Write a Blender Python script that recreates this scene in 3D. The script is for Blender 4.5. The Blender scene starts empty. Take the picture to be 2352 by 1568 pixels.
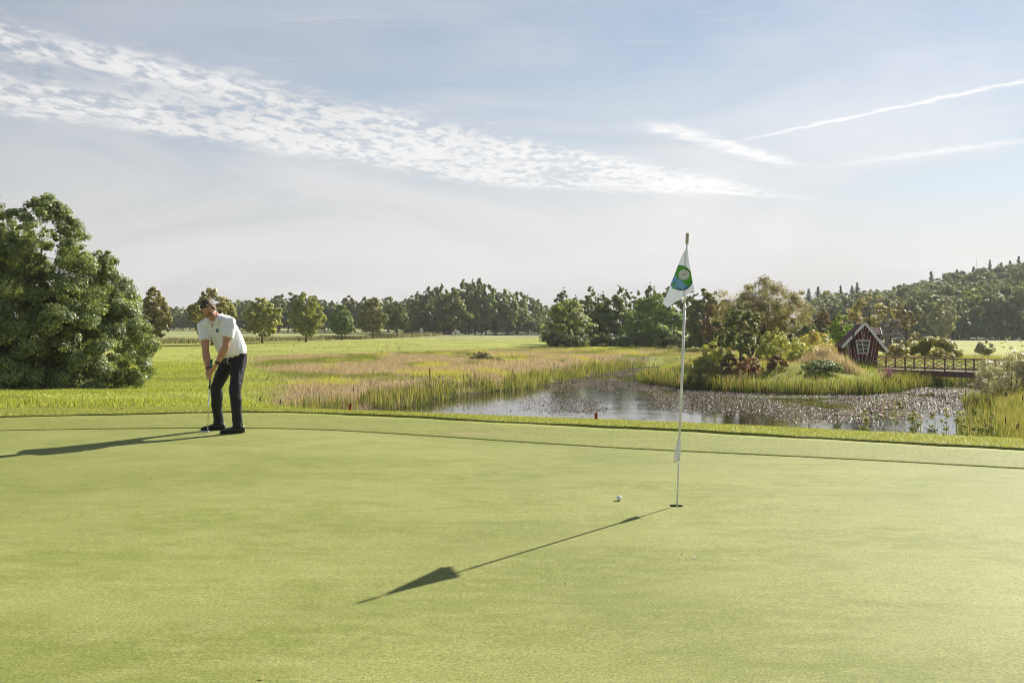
import bpy, bmesh, math, random
import numpy as np
from mathutils import Vector, Matrix, noise as mnoise
from mathutils.bvhtree import BVHTree

# ------------------------------------------------------------------ camera, sky, sun, exposure
scene = bpy.context.scene
col = scene.collection
F = 2287.0            # focal length in units of a 2352-wide picture (35 mm on 36 mm)
CAMZ = 1.4
cam_data = bpy.data.cameras.new("camera")
cam_data.lens = 35.0; cam_data.sensor_width = 36.0
cam_data.shift_y = -39.0 / 2352.0
cam_data.clip_start = 0.05; cam_data.clip_end = 6000
cam = bpy.data.objects.new("camera", cam_data); col.objects.link(cam)
cam.location = (0, 0, CAMZ); cam.rotation_euler = (math.radians(90), 0, 0)
scene.camera = cam

SUN_AZ = math.radians(39.4)       # clockwise from +Y
SUN_EL = math.radians(32.2)
SUNV = Vector((math.sin(SUN_AZ) * math.cos(SUN_EL), math.cos(SUN_AZ) * math.cos(SUN_EL), math.sin(SUN_EL)))
sun_data = bpy.data.lights.new("sun", 'SUN'); sun_data.energy = 5.0; sun_data.angle = math.radians(0.53)
sun_data.color = (1.0, 0.93, 0.82)
sun = bpy.data.objects.new("sun", sun_data); col.objects.link(sun)
sun.rotation_euler = SUNV.to_track_quat('Z', 'Y').to_euler(); sun.location = (40, 50, 60)

vs = scene.view_settings
vs.view_transform = 'Standard'; vs.look = 'None'; vs.gamma = 1.0; vs.use_curve_mapping = False
vs.exposure = 0.90
scene.render.engine = 'CYCLES'
scene.cycles.use_denoising = True
scene.cycles.filter_width = 1.0
scene.cycles.max_bounces = 6; scene.cycles.diffuse_bounces = 3; scene.cycles.glossy_bounces = 3
scene.cycles.transmission_bounces = 4; scene.cycles.volume_bounces = 1; scene.cycles.transparent_max_bounces = 6
scene.cycles.use_adaptive_sampling = True
scene.cycles.sample_clamp_indirect = 4.0

class NT:
    """small node-tree writer"""
    def __init__(s, tree): s.t = tree; s.n = tree.nodes; s.l = tree.links
    def new(s, typ, **kw):
        n = s.n.new(typ)
        for k, v in kw.items():
            setattr(n, k, v)
        return n
    def put(s, sock, v):
        if hasattr(v, 'bl_idname') or hasattr(v, 'is_output'): s.l.new(v, sock)
        else: sock.default_value = v
    def math(s, op, a, b=None, c=None, clamp=False):
        n = s.n.new('ShaderNodeMath'); n.operation = op; n.use_clamp = clamp
        s.put(n.inputs[0], a)
        if b is not None: s.put(n.inputs[1], b)
        if c is not None: s.put(n.inputs[2], c)
        return n.outputs[0]
    def sstep(s, v, lo, hi, a=0.0, b=1.0):
        n = s.n.new('ShaderNodeMapRange'); n.interpolation_type = 'SMOOTHSTEP'
        s.put(n.inputs[0], v); s.put(n.inputs[1], lo); s.put(n.inputs[2], hi); s.put(n.inputs[3], a); s.put(n.inputs[4], b)
        return n.outputs[0]
    def xyz(s, x, y, z=0.0):
        n = s.n.new('ShaderNodeCombineXYZ')
        for i, v in enumerate((x, y, z)): s.put(n.inputs[i], v)
        return n.outputs[0]
    def sep(s, v):
        n = s.n.new('ShaderNodeSeparateXYZ'); s.l.new(v, n.inputs[0]); return n.outputs
    def noise(s, vec, scale, detail=4, rough=0.55, dist=0.0):
        n = s.n.new('ShaderNodeTexNoise')
        if vec is not None: s.l.new(vec, n.inputs['Vector'])
        n.inputs['Scale'].default_value = scale; n.inputs['Detail'].default_value = detail
        n.inputs['Roughness'].default_value = rough; n.inputs['Distortion'].default_value = dist
        return n.outputs['Fac']
    def mix(s, fac, a, b, blend='MIX'):
        n = s.n.new('ShaderNodeMix'); n.data_type = 'RGBA'; n.blend_type = blend
        s.put(n.inputs['Factor'], fac); s.put(n.inputs['A'], a) if False else None
        s.put(n.inputs[6], a); s.put(n.inputs[7], b)
        return n.outputs[2]
    def vmap(s, vec, scale=(1, 1, 1), rot=(0, 0, 0), loc=(0, 0, 0)):
        n = s.n.new('ShaderNodeMapping'); s.l.new(vec, n.inputs[0])
        n.inputs['Location'].default_value = loc; n.inputs['Rotation'].default_value = rot; n.inputs['Scale'].default_value = scale
        return n.outputs[0]

def C4(c): return (c[0], c[1], c[2], 1.0)

def build_world():
    w = bpy.data.worlds.new("World"); scene.world = w; w.use_nodes = True
    T = NT(w.node_tree); T.n.clear()
    out = T.new('ShaderNodeOutputWorld')
    sky = T.new('ShaderNodeTexSky', sky_type='NISHITA'); sky.sun_disc = False
    sky.sun_elevation = SUN_EL; sky.sun_rotation = SUN_AZ; sky.altitude = 20; sky.air_density = 1.0
    sky.dust_density = 0.05; sky.ozone_density = 1.5
    bg1 = T.new('ShaderNodeBackground'); hs = T.new('ShaderNodeHueSaturation'); hs.inputs['Saturation'].default_value = .80; T.l.new(sky.outputs[0], hs.inputs['Color']); T.l.new(hs.outputs[0], bg1.inputs[0]); bg1.inputs[1].default_value = 0.051
    d = T.new('ShaderNodeTexCoord').outputs['Generated']
    x, y, z = T.sep(d)
    zz = T.math('MAXIMUM', z, 0.012)
    u = T.math('DIVIDE', x, zz); v = T.math('DIVIDE', y, zz)
    P = T.xyz(u, v)
    # slow warps so that edges are ragged
    w1 = T.math('SUBTRACT', T.noise(P, 1.6, 5, .6), 0.5)
    w2 = T.math('SUBTRACT', T.noise(P, 7.0, 4, .6), 0.5)
    # high cell-cloud band: straight street of altocumulus in the cloud plane
    s = T.math('SUBTRACT', T.math('MULTIPLY_ADD', u, -1.14, v), 5.11)
    s = T.math('ADD', s, T.math('ADD', T.math('MULTIPLY', w1, 0.9), T.math('MULTIPLY', w2, 0.7)))
    a = T.math('MULTIPLY_ADD', v, 1.14, u)
    wid = T.sstep(a, 7.6, 12.2, 2.45, 0.28)
    endm = T.sstep(a, 11.2, 13.4, 1.0, 0.0)
    band = T.math('MULTIPLY', T.sstep(s, -0.1, 0.42), T.sstep(T.math('SUBTRACT', wid, s), -0.05, 0.55))
    # the band thins out in the middle of its near end (two streets)
    gap = T.math('MULTIPLY', T.sstep(T.math('ABSOLUTE', T.math('SUBTRACT', s, 1.0)), 0.1, 0.42, 1.0, 0.0), T.sstep(a, 2.2, 4.4, 0.75, 0.0))
    band = T.math('MULTIPLY', band, T.math('SUBTRACT', 1.0, gap))
    band = T.math('MULTIPLY', band, endm)
    Pr = T.vmap(P, (1.0, 0.50, 1), (0, 0, math.radians(-6)))
    c1 = T.noise(Pr, 12.5, 5, .58, 0.25); c2 = T.noise(Pr, 2.3, 3, .5)
    puff = T.sstep(T.math('ADD', T.math('MULTIPLY', c1, .66), T.math('MULTIPLY', c2, .34)), 0.39, 0.545)
    # far end is streaky rather than cellular
    Ps = T.vmap(P, (1.0, 1.0, 1), (0, 0, math.radians(-48.7)))
    strk = T.sstep(T.noise(T.vmap(Ps, (.7, 6.0, 1)), 2.2, 5, .6), 0.36, 0.62)
    far = T.sstep(a, 8.0, 10.3)
    puff = T.math('ADD', T.math('MULTIPLY', puff, T.math('SUBTRACT', 1.0, far)), T.math('MULTIPLY', T.math('MAXIMUM', strk, T.math('MULTIPLY', puff, .8)), far))
    lump = T.math('MULTIPLY', T.math('MULTIPLY', band, puff), 0.88)
    # contrails : segments in the cloud plane
    def trail(p0, p1, wd, amp, grow, f0=0.25, f1=0.25, wob=.05):
        dx, dy = p1[0] - p0[0], p1[1] - p0[1]; L = math.hypot(dx, dy); tx, ty = dx / L, dy / L
        al = T.math('ADD', T.math('MULTIPLY', T.math('SUBTRACT', u, p0[0]), tx), T.math('MULTIPLY', T.math('SUBTRACT', v, p0[1]), ty))
        ac = T.math('SUBTRACT', T.math('MULTIPLY', T.math('SUBTRACT', u, p0[0]), -ty), T.math('MULTIPLY', T.math('SUBTRACT', v, p0[1]), -tx))
        ac = T.math('ADD', ac, T.math('ADD', T.math('MULTIPLY', w2, wd * 1.6), T.math('MULTIPLY', w1, wob)))
        tt = T.math('DIVIDE', al, L)
        ww = T.math('MULTIPLY_ADD', tt, grow * wd, wd)
        core = T.sstep(T.math('DIVIDE', T.math('ABSOLUTE', ac), ww), 0.0, 1.0, 1.0, 0.0)
        ends = T.math('MULTIPLY', T.sstep(tt, 0.0, f0), T.sstep(tt, 1.0 - f1, 1.0, 1.0, 0.0))
        tex = T.sstep(T.noise(P, 9.0, 4, .65), 0.25, 0.6, 0.45, 1.0)
        return T.math('MULTIPLY', T.math('MULTIPLY', T.math('MULTIPLY', core, ends), tex), amp)
    t1 = trail((3.5, 1.95), (1.0, 5.78), 0.085, 0.78, -0.45, 0.1, 0.2)
    t2 = trail((0.55, 4.80), (1.95, 6.48), 0.19, 0.92, -0.35, 0.18, 0.3)
    t3 = trail((4.2, 3.75), (1.75, 6.62), 0.16, 0.6, 0.0, 0.1, 0.3)
    t4 = trail((0.55, 5.25), (1.35, 6.1), 0.20, 0.6, 0.0, 0.3, 0.4)
    wisp = T.math('MULTIPLY', T.sstep(T.noise(T.vmap(P, (1.0, 5.0, 1), (0, 0, math.radians(25))), 1.4, 6, .65), 0.55, 0.78), 0.40)
    # smooth high veil: optical depth grows with the slant path
    tau = T.math('MULTIPLY', T.math('POWER', zz, -1.45), 0.044)
    st = T.noise(T.vmap(d, (1.0, .6, 3.6), (0, math.radians(8), 0)), 2.6, 5, .55, .9)
    tau = T.math('MULTIPLY', tau, T.sstep(st, 0.30, 0.68, 0.12, 1.85))
    tau = T.math('ADD', tau, T.math('MULTIPLY', T.math('POWER', zz, -1.7), 0.010))
    veil = T.math('SUBTRACT', 1.0, T.math('POWER', 2.718, T.math('MULTIPLY', tau, -1.0)))
    m = T.math('SUBTRACT', 1.0, T.math('MULTIPLY', T.math('SUBTRACT', 1.0, veil), T.math('SUBTRACT', 1.0, lump)))
    for t in (t1, t2, t3, t4, wisp):
        m = T.math('SUBTRACT', 1.0, T.math('MULTIPLY', T.math('SUBTRACT', 1.0, m), T.math('SUBTRACT', 1.0, t)))
    # clouds scatter sunlight forward: brighter towards the sun
    dt = T.math('ADD', T.math('ADD', T.math('MULTIPLY', x, SUNV.x), T.math('MULTIPLY', y, SUNV.y)), T.math('MULTIPLY', z, SUNV.z))
    br = T.math('MULTIPLY_ADD', T.math('POWER', T.math('MAXIMUM', dt, 0.0), 4.0), 0.12, 0.345)
    thick = T.math('MAXIMUM', lump, T.math('MAXIMUM', t1, T.math('MAXIMUM', t2, t3)))
    br = T.math('MULTIPLY', br, T.sstep(st, 0.3, 0.7, 0.90, 1.12))
    br = T.math('MULTIPLY', br, T.math('MULTIPLY_ADD', thick, 0.30, 1.0))
    cc = T.mix(thick, (0.975, 0.955, 0.96, 1), (1.0, 0.99, 0.99, 1))
    bg2 = T.new('ShaderNodeBackground'); T.l.new(cc, bg2.inputs[0]); T.l.new(br, bg2.inputs[1])
    ms = T.new('ShaderNodeMixShader'); T.l.new(m, ms.inputs[0]); T.l.new(bg1.outputs[0], ms.inputs[1]); T.l.new(bg2.outputs[0], ms.inputs[2])
    T.l.new(ms.outputs[0], out.inputs[0])
build_world()

# ------------------------------------------------------------------ helpers
def tag(o, label=None, cat=None, group=None, kind=None):
    if label: o["label"] = label
    if cat: o["category"] = cat
    if group: o["group"] = group
    if kind: o["kind"] = kind
    return o

def empty(name, loc=(0, 0, 0), rotz=0.0, label=None, cat=None, group=None):
    o = bpy.data.objects.new(name, None); col.objects.link(o)
    o.location = loc; o.rotation_euler = (0, 0, rotz); o.empty_display_size = 0.2
    return tag(o, label, cat, group)

def link(name, me, parent=None, mat=None):
    if mat is not None and len(me.materials) == 0: me.materials.append(mat)
    o = bpy.data.objects.new(name, me); col.objects.link(o)
    if parent is not None: o.parent = parent
    return o

def np_mesh(name, V, polys, colors=None, smooth=False):
    """V (n,3); polys: list of (m,k) int arrays; colors (n,3) point colours"""
    me = bpy.data.meshes.new(name)
    V = np.asarray(V, dtype=np.float32)
    me.vertices.add(len(V)); me.vertices.foreach_set('co', V.ravel())
    polys = [np.asarray(p, dtype=np.int32) for p in polys if len(p)]
    nl = sum(p.size for p in polys); npl = sum(len(p) for p in polys)
    me.loops.add(nl); me.polygons.add(npl)
    me.loops.foreach_set('vertex_index', np.concatenate([p.ravel() for p in polys]))
    tot = np.concatenate([np.full(len(p), p.shape[1], np.int32) for p in polys])
    st = np.concatenate([[0], np.cumsum(tot)[:-1]]).astype(np.int32)
    me.polygons.foreach_set('loop_start', st)
    if smooth: me.polygons.foreach_set('use_smooth', np.ones(npl, dtype=bool))
    if colors is not None:
        at = me.color_attributes.new('Col', 'FLOAT_COLOR', 'POINT')
        c4 = np.ones((len(V), 4), np.float32); c4[:, :3] = colors
        at.data.foreach_set('color', c4.ravel())
    me.update(calc_edges=True); me.validate()
    return me

class MB:
    """collects simple closed shapes; build() links them as one mesh"""
    def __init__(s): s.v = []; s.f = []
    def add(s, V, Fs):
        b = len(s.v); s.v += [tuple(p) for p in V]; s.f += [tuple(i + b for i in f) for f in Fs]; return s
    def box(s, cx, cy, cz, sx, sy, sz, M=None):
        V = [Vector((cx + a * sx / 2, cy + b * sy / 2, cz + c * sz / 2)) for a in (-1, 1) for b in (-1, 1) for c in (-1, 1)]
        if M: V = [M @ p for p in V]
        return s.add(V, [(0, 1, 3, 2), (4, 6, 7, 5), (0, 4, 5, 1), (2, 3, 7, 6), (0, 2, 6, 4), (1, 5, 7, 3)])
    def bar(s, p, q, w, h, up=(0, 0, 1)):
        p = Vector(p); q = Vector(q); d = (q - p).normalized(); u = Vector(up); r = d.cross(u)
        if r.length < 1e-4: r = d.cross(Vector((0, 1, 0)))
        r.normalize(); u = r.cross(d).normalized()
        V = [c + r * (a * w / 2) + u * (b * h / 2) for c in (p, q) for a, b in ((-1, -1), (1, -1), (1, 1), (-1, 1))]
        return s.add(V, [(3, 2, 1, 0), (4, 5, 6, 7), (0, 1, 5, 4), (1, 2, 6, 5), (2, 3, 7, 6), (3, 0, 4, 7)])
    def tube(s, pts, rad, n=10, caps=True, squash=None):
        pts = [Vector(p) for p in pts]; b = len(s.v); m = len(pts)
        if not hasattr(rad, '__len__'): rad = [rad] * m
        ref = None
        for i, p in enumerate(pts):
            d = (pts[min(i + 1, m - 1)] - pts[max(i - 1, 0)]).normalized()
            if ref is None:
                ref = d.cross(Vector((0, 0, 1)) if abs(d.z) < .9 else Vector((1, 0, 0))).normalized()
            r = (ref - d * ref.dot(d)).normalized(); u = d.cross(r); ref = r
            k = squash if squash else 1.0
            for j in range(n):
                a = 2 * math.pi * j / n
                s.v.append(tuple(p + r * (math.cos(a) * rad[i]) + u * (math.sin(a) * rad[i] * k)))
        for i in range(m - 1):
            for j in range(n):
                s.f.append((b + i * n + j, b + i * n + (j + 1) % n, b + (i + 1) * n + (j + 1) % n, b + (i + 1) * n + j))
        if caps:
            s.f.append(tuple(b + j for j in reversed(range(n)))); s.f.append(tuple(b + (m - 1) * n + j for j in range(n)))
        return s
    def prism(s, poly, y0, y1, M=None):
        """polygon in (x, z) extruded along y"""
        n = len(poly)
        V = [Vector((p[0], y0, p[1])) for p in poly] + [Vector((p[0], y1, p[1])) for p in poly]
        if M: V = [M @ p for p in V]
        Fs = [tuple(range(n)), tuple(reversed(range(n, 2 * n)))] + [((i + 1) % n, i, i + n, (i + 1) % n + n) for i in range(n)]
        return s.add(V, Fs)
    def ellipsoid(s, c, r, M=None, nu=14, nv=9):
        c = Vector(c); b = len(s.v)
        for i in range(nv + 1):
            t = math.pi * i / nv
            for j in range(nu):
                a = 2 * math.pi * j / nu
                p = Vector((r[0] * math.sin(t) * math.cos(a), r[1] * math.sin(t) * math.sin(a), r[2] * math.cos(t)))
                if i in (0, nv): p = Vector((0, 0, r[2] * math.cos(t))) + Vector((r[0] * .01 * math.cos(a), r[1] * .01 * math.sin(a), 0))
                if M: p = M @ p
                s.v.append(tuple(c + p))
        for i in range(nv):
            for j in range(nu):
                s.f.append((b + i * nu + j, b + (i + 1) * nu + j, b + (i + 1) * nu + (j + 1) % nu, b + i * nu + (j + 1) % nu))
        s.f.append(tuple(b + j for j in range(nu))); s.f.append(tuple(b + nv * nu + j for j in reversed(range(nu))))
        return s
    def mesh(s, name, smooth=False):
        me = bpy.data.meshes.new(name); me.from_pydata(s.v, [], s.f); me.update()
        if smooth: me.polygons.foreach_set('use_smooth', np.ones(len(me.polygons), dtype=bool))
        return me
    def build(s, name, mat, parent=None, smooth=False):
        return link(name, s.mesh(name, smooth), parent, mat)

def remesh(mb, voxel, smooth_it=4, fac=0.5):
    """union of overlapping closed shapes as one continuous skin"""
    me = mb.mesh("tmp"); o = bpy.data.objects.new("tmp", me); col.objects.link(o)
    m = o.modifiers.new("r", 'REMESH'); m.mode = 'VOXEL'; m.voxel_size = voxel; m.use_smooth_shade = True
    if smooth_it:
        k = o.modifiers.new("s", 'SMOOTH'); k.iterations = smooth_it; k.factor = fac
    dg = bpy.context.evaluated_depsgraph_get()
    res = bpy.data.meshes.new_from_object(o.evaluated_get(dg))
    bpy.data.objects.remove(o); bpy.data.meshes.remove(me)
    return res

def vnoise(x, y, seed=0):
    rs = np.random.RandomState(seed); tab = rs.rand(256, 256)
    xi = np.floor(x).astype(int); yi = np.floor(y).astype(int); fx = x - xi; fy = y - yi
    fx = fx * fx * (3 - 2 * fx); fy = fy * fy * (3 - 2 * fy)
    g = lambda i, j: tab[i % 256, j % 256]
    return (g(xi, yi) * (1 - fx) + g(xi + 1, yi) * fx) * (1 - fy) + (g(xi, yi + 1) * (1 - fx) + g(xi + 1, yi + 1) * fx) * fy
def fbm(x, y, seed=0, oct=3):
    t = 0; a = 1; s = 0
    for i in range(oct):
        t = t + a * vnoise(x * 2 ** i + 17.3 * i, y * 2 ** i + 5.1 * i, seed + i); s += a; a *= .5
    return t / s
def sm(a, b, x):
    t = np.clip((x - a) / (b - a), 0, 1); return t * t * (3 - 2 * t)
def inside(P, x, y):
    r = np.zeros(np.shape(x), bool); n = len(P)
    for i in range(n):
        x0, y0 = P[i]; x1, y1 = P[(i + 1) % n]
        c = ((y0 > y) != (y1 > y)) & (x < (x1 - x0) * (y - y0) / (y1 - y0 + 1e-12) + x0)
        r ^= c
    return r
def pdist(P, x, y, closed=True):
    d = np.full(np.shape(x), 1e9); n = len(P)
    for i in range(n if closed else n - 1):
        x0, y0 = P[i]; x1, y1 = P[(i + 1) % n]; ex, ey = x1 - x0, y1 - y0
        t = np.clip(((x - x0) * ex + (y - y0) * ey) / (ex * ex + ey * ey + 1e-12), 0, 1)
        d = np.minimum(d, np.hypot(x - x0 - t * ex, y - y0 - t * ey))
    return d

# ------------------------------------------------------------------ materials
MATS = {}
def base_mat(name):
    m = bpy.data.materials.new(name); m.use_nodes = True; T = NT(m.node_tree); T.n.clear()
    out = T.new('ShaderNodeOutputMaterial'); return m, T, out
def bump(T, h, strength, dist):
    b = T.new('ShaderNodeBump'); b.inputs['Strength'].default_value = strength; b.inputs['Distance'].default_value = dist
    T.l.new(h, b.inputs['Height']); return b.outputs[0]
def pbsdf(T, colr, rough=.6, spec=.3, metal=0.0, normal=None, sheen=0.0):
    p = T.new('ShaderNodeBsdfPrincipled'); T.put(p.inputs['Base Color'], C4(colr) if isinstance(colr, tuple) and len(colr) == 3 else colr)
    T.put(p.inputs['Roughness'], rough); T.put(p.inputs['Specular IOR Level'], spec); T.put(p.inputs['Metallic'], metal)
    if sheen: p.inputs['Sheen Weight'].default_value = sheen; p.inputs['Sheen Roughness'].default_value = .45; p.inputs['Sheen Tint'].default_value = (.85, .85, .45, 1)
    if normal is not None: T.l.new(normal, p.inputs['Normal'])
    return p
def plain(name, c, rough=.6, spec=.3, metal=0.0, var=.18, scale=6.0, bmp=0.0, bscale=40., transl=0.0):
    """one colour broken up by soft noise, optional fine relief"""
    if name in MATS: return MATS[name]
    m, T, out = base_mat(name)
    oc = T.new('ShaderNodeTexCoord').outputs['Object']
    n = T.noise(oc, scale, 5, .6)
    f = T.sstep(n, .3, .7, 1 - var, 1 + var)
    vm = T.new('ShaderNodeVectorMath', operation='SCALE'); vm.inputs[0].default_value = c; T.l.new(f, vm.inputs['Scale'])
    nr = bump(T, T.noise(oc, bscale, 4, .6), bmp, .01) if bmp else None
    p = pbsdf(T, vm.outputs[0], T.math('MULTIPLY_ADD', n, .15, rough - .07), spec, metal, nr)
    sh = p.outputs[0]
    if transl:
        t = T.new('ShaderNodeBsdfTranslucent'); T.l.new(vm.outputs[0], t.inputs[0])
        mx = T.new('ShaderNodeMixShader'); mx.inputs[0].default_value = transl
        T.l.new(sh, mx.inputs[1]); T.l.new(t.outputs[0], mx.inputs[2]); sh = mx.outputs[0]
    T.l.new(sh, out.inputs[0]); MATS[name] = m; return m
def leafmat(name, transl=.4, rough=.5, spec=.3, hue=.02, val=.25, tcol=(1.15, 1.1, .55)):
    if name in MATS: return MATS[name]
    m, T, out = base_mat(name)
    a = T.new('ShaderNodeAttribute'); a.attribute_name = 'Col'
    oi = T.new('ShaderNodeObjectInfo')
    hsv = T.new('ShaderNodeHueSaturation'); T.l.new(a.outputs['Color'], hsv.inputs['Color'])
    T.l.new(T.math('MULTIPLY_ADD', oi.outputs['Random'], hue * 2, .5 - hue), hsv.inputs['Hue'])
    r2 = T.math('FRACT', T.math('MULTIPLY', oi.outputs['Random'], 7.31))
    T.l.new(T.math('MULTIPLY_ADD', r2, val * 2, 1 - val), hsv.inputs['Value'])
    p = pbsdf(T, hsv.outputs[0], rough, spec)
    t = T.new('ShaderNodeBsdfTranslucent')
    T.l.new(T.mix(1.0, hsv.outputs[0], C4(tcol), 'MULTIPLY'), t.inputs[0])
    mx = T.new('ShaderNodeMixShader'); mx.inputs[0].default_value = transl
    T.l.new(p.outputs[0], mx.inputs[1]); T.l.new(t.outputs[0], mx.inputs[2]); T.l.new(mx.outputs[0], out.inputs[0])
    MATS[name] = m; return m
def turf(name, ca, cb, cc, patch=1.2, grain=260., gbump=.5, bd=.004, stretch=(1, 1, 1), sheen=.0, dry=None):
    """closely mown turf"""
    m, T, out = base_mat(name)
    oc = T.new('ShaderNodeTexCoord').outputs['Object']
    n1 = T.noise(T.vmap(oc, stretch), patch, 5, .6, .6)
    n2 = T.noise(T.vmap(oc, (stretch[0], stretch[1] * 1.3, 1)), patch * 5, 5, .7)
    n6 = T.noise(oc, patch * .35, 3, .5)
    n3 = T.noise(oc, grain, 2, .6); n4 = T.noise(oc, grain * .28, 3, .6)
    c = T.mix(T.sstep(n1, .36, .64), C4(ca), C4(cb))
    c = T.mix(T.sstep(n2, .38, .72, 0.0, .75), c, C4(cc))
    c = T.mix(T.sstep(n6, .38, .66, 0.0, .42), c, C4(tuple(k * .80 for k in cb)))
    if dry:
        n5 = T.noise(T.vmap(oc, (.6, 1.6, 1)), .8, 5, .65, .4)
        c = T.mix(T.sstep(n5, .60, .74, 0, .8), c, C4(dry))
    g = T.math('MULTIPLY', T.sstep(n3, .25, .75, .66, 1.34), T.sstep(n4, .25, .75, .74, 1.26))
    vm = T.new('ShaderNodeVectorMath', operation='SCALE'); T.l.new(c, vm.inputs[0]); T.l.new(g, vm.inputs['Scale'])
    h = T.math('ADD', n3, T.math('MULTIPLY', n4, 1.2))
    p = pbsdf(T, vm.outputs[0], .75, .12, 0, bump(T, h, gbump, bd), sheen)
    T.l.new(p.outputs[0], out.inputs[0]); return m
def vcol_ground(name):
    """soil and low sward; colour regions come from the sheet itself, noise breaks them up"""
    m, T, out = base_mat(name)
    a = T.new('ShaderNodeAttribute'); a.attribute_name = 'Col'
    oc = T.new('ShaderNodeTexCoord').outputs['Object']
    n1 = T.noise(T.vmap(oc, (.5, 1.0, 1)), .22, 6, .62, .5); n2 = T.noise(oc, 1.9, 5, .7); n3 = T.noise(oc, 11., 3, .6)
    g = T.math('MULTIPLY', T.sstep(n1, .3, .7, .74, 1.24), T.math('MULTIPLY', T.sstep(n2, .25, .75, .78, 1.22), T.sstep(n3, .25, .75, .75, 1.25)))
    c = T.mix(T.sstep(T.noise(oc, .55, 4, .6), .5, .75, 0, .45), a.outputs['Color'], (.19, .20, .07, 1))
    vm = T.new('ShaderNodeVectorMath', operation='SCALE'); T.l.new(c, vm.inputs[0]); T.l.new(g, vm.inputs['Scale'])
    p = pbsdf(T, vm.outputs[0], .85, .1, 0, bump(T, T.math('ADD', n2, n3), .7, .08), .0)
    T.l.new(p.outputs[0], out.inputs[0]); return m
def water_mat():
    m, T, out = base_mat('pond_water')
    oc = T.new('ShaderNodeTexCoord').outputs['Object']
    n1 = T.noise(T.vmap(oc, (1, .45, 1), (0, 0, .4)), 2.6, 4, .6); n2 = T.noise(T.vmap(oc, (1, .5, 1), (0, 0, -.3)), 9.0, 3, .6)
    calm = T.sstep(T.noise(oc, .14, 3, .5), .38, .62, .25, 1.0)
    h = T.math('MULTIPLY', T.math('ADD', n1, T.math('MULTIPLY', n2, .4)), calm)
    p = pbsdf(T, (.018, .022, .014), .03, .5, 0, bump(T, h, .15, .06)); p.inputs['IOR'].default_value = 1.333
    T.l.new(p.outputs[0], out.inputs[0]); return m

def at(px, py, d): return Vector(((px - 1176) / F * d, d, CAMZ + (745 - py) / F * d))
# ------------------------------------------------------------------ the lie of the land
def zg(x, y):          # the putting surface: a gentle tilt up to the back left
    return 0.015 * (y - 7.7) - 0.002 * (x - 1.27) + 0.006 * np.sin(x * .7 + y * .4)
def smooth_line(pts):
    p = np.array(pts, float); xs = np.linspace(-16, 16, 641)
    k = np.interp(xs, p[:, 0], p[:, 1]); g = np.exp(-0.5 * (np.arange(-24, 25) / 11.0) ** 2); g /= g.sum()
    return xs, np.convolve(np.pad(k, 24, mode='edge'), g, mode='valid')
# green edge, step up to the rough, crest of the bank: (x, y) in metres
_G = smooth_line([(-16, 9.5), (-10, 11.4), (-6.4, 12.3), (-4.9, 12.5), (-3.6, 12.62), (-2.55, 12.6), (-.9, 11.9), (.6, 11.15), (1.76, 10.68), (3.2, 10.2), (4.85, 9.5), (7, 8.5), (10, 6.5), (16, 1)])
_S = smooth_line([(-16, 12.2), (-7.05, 13.75), (-5.4, 14.1), (-3.7, 14.65), (-1.75, 14.1), (.14, 13.2), (2.1, 12.4), (3.6, 11.6), (5.5, 10.72), (7.5, 9.7), (11, 7.5), (16, 3)])
_C = smooth_line([(-16, 14.0), (-8, 15.6), (-5.3, 15.75), (-3.2, 15.65), (-1.5, 15.15), (.15, 14.5), (2.3, 13.75), (4.05, 12.9), (6.1, 12.0), (9, 10.6), (16, 6)])
def lineG(x): return np.interp(x, *_G)
def lineS(x): return np.interp(x, *_S) + .015 * np.sin(np.asarray(x) * 9.) + .02 * np.sin(np.asarray(x) * 3.7)
def lineC(x): return np.interp(x, *_C)

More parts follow.
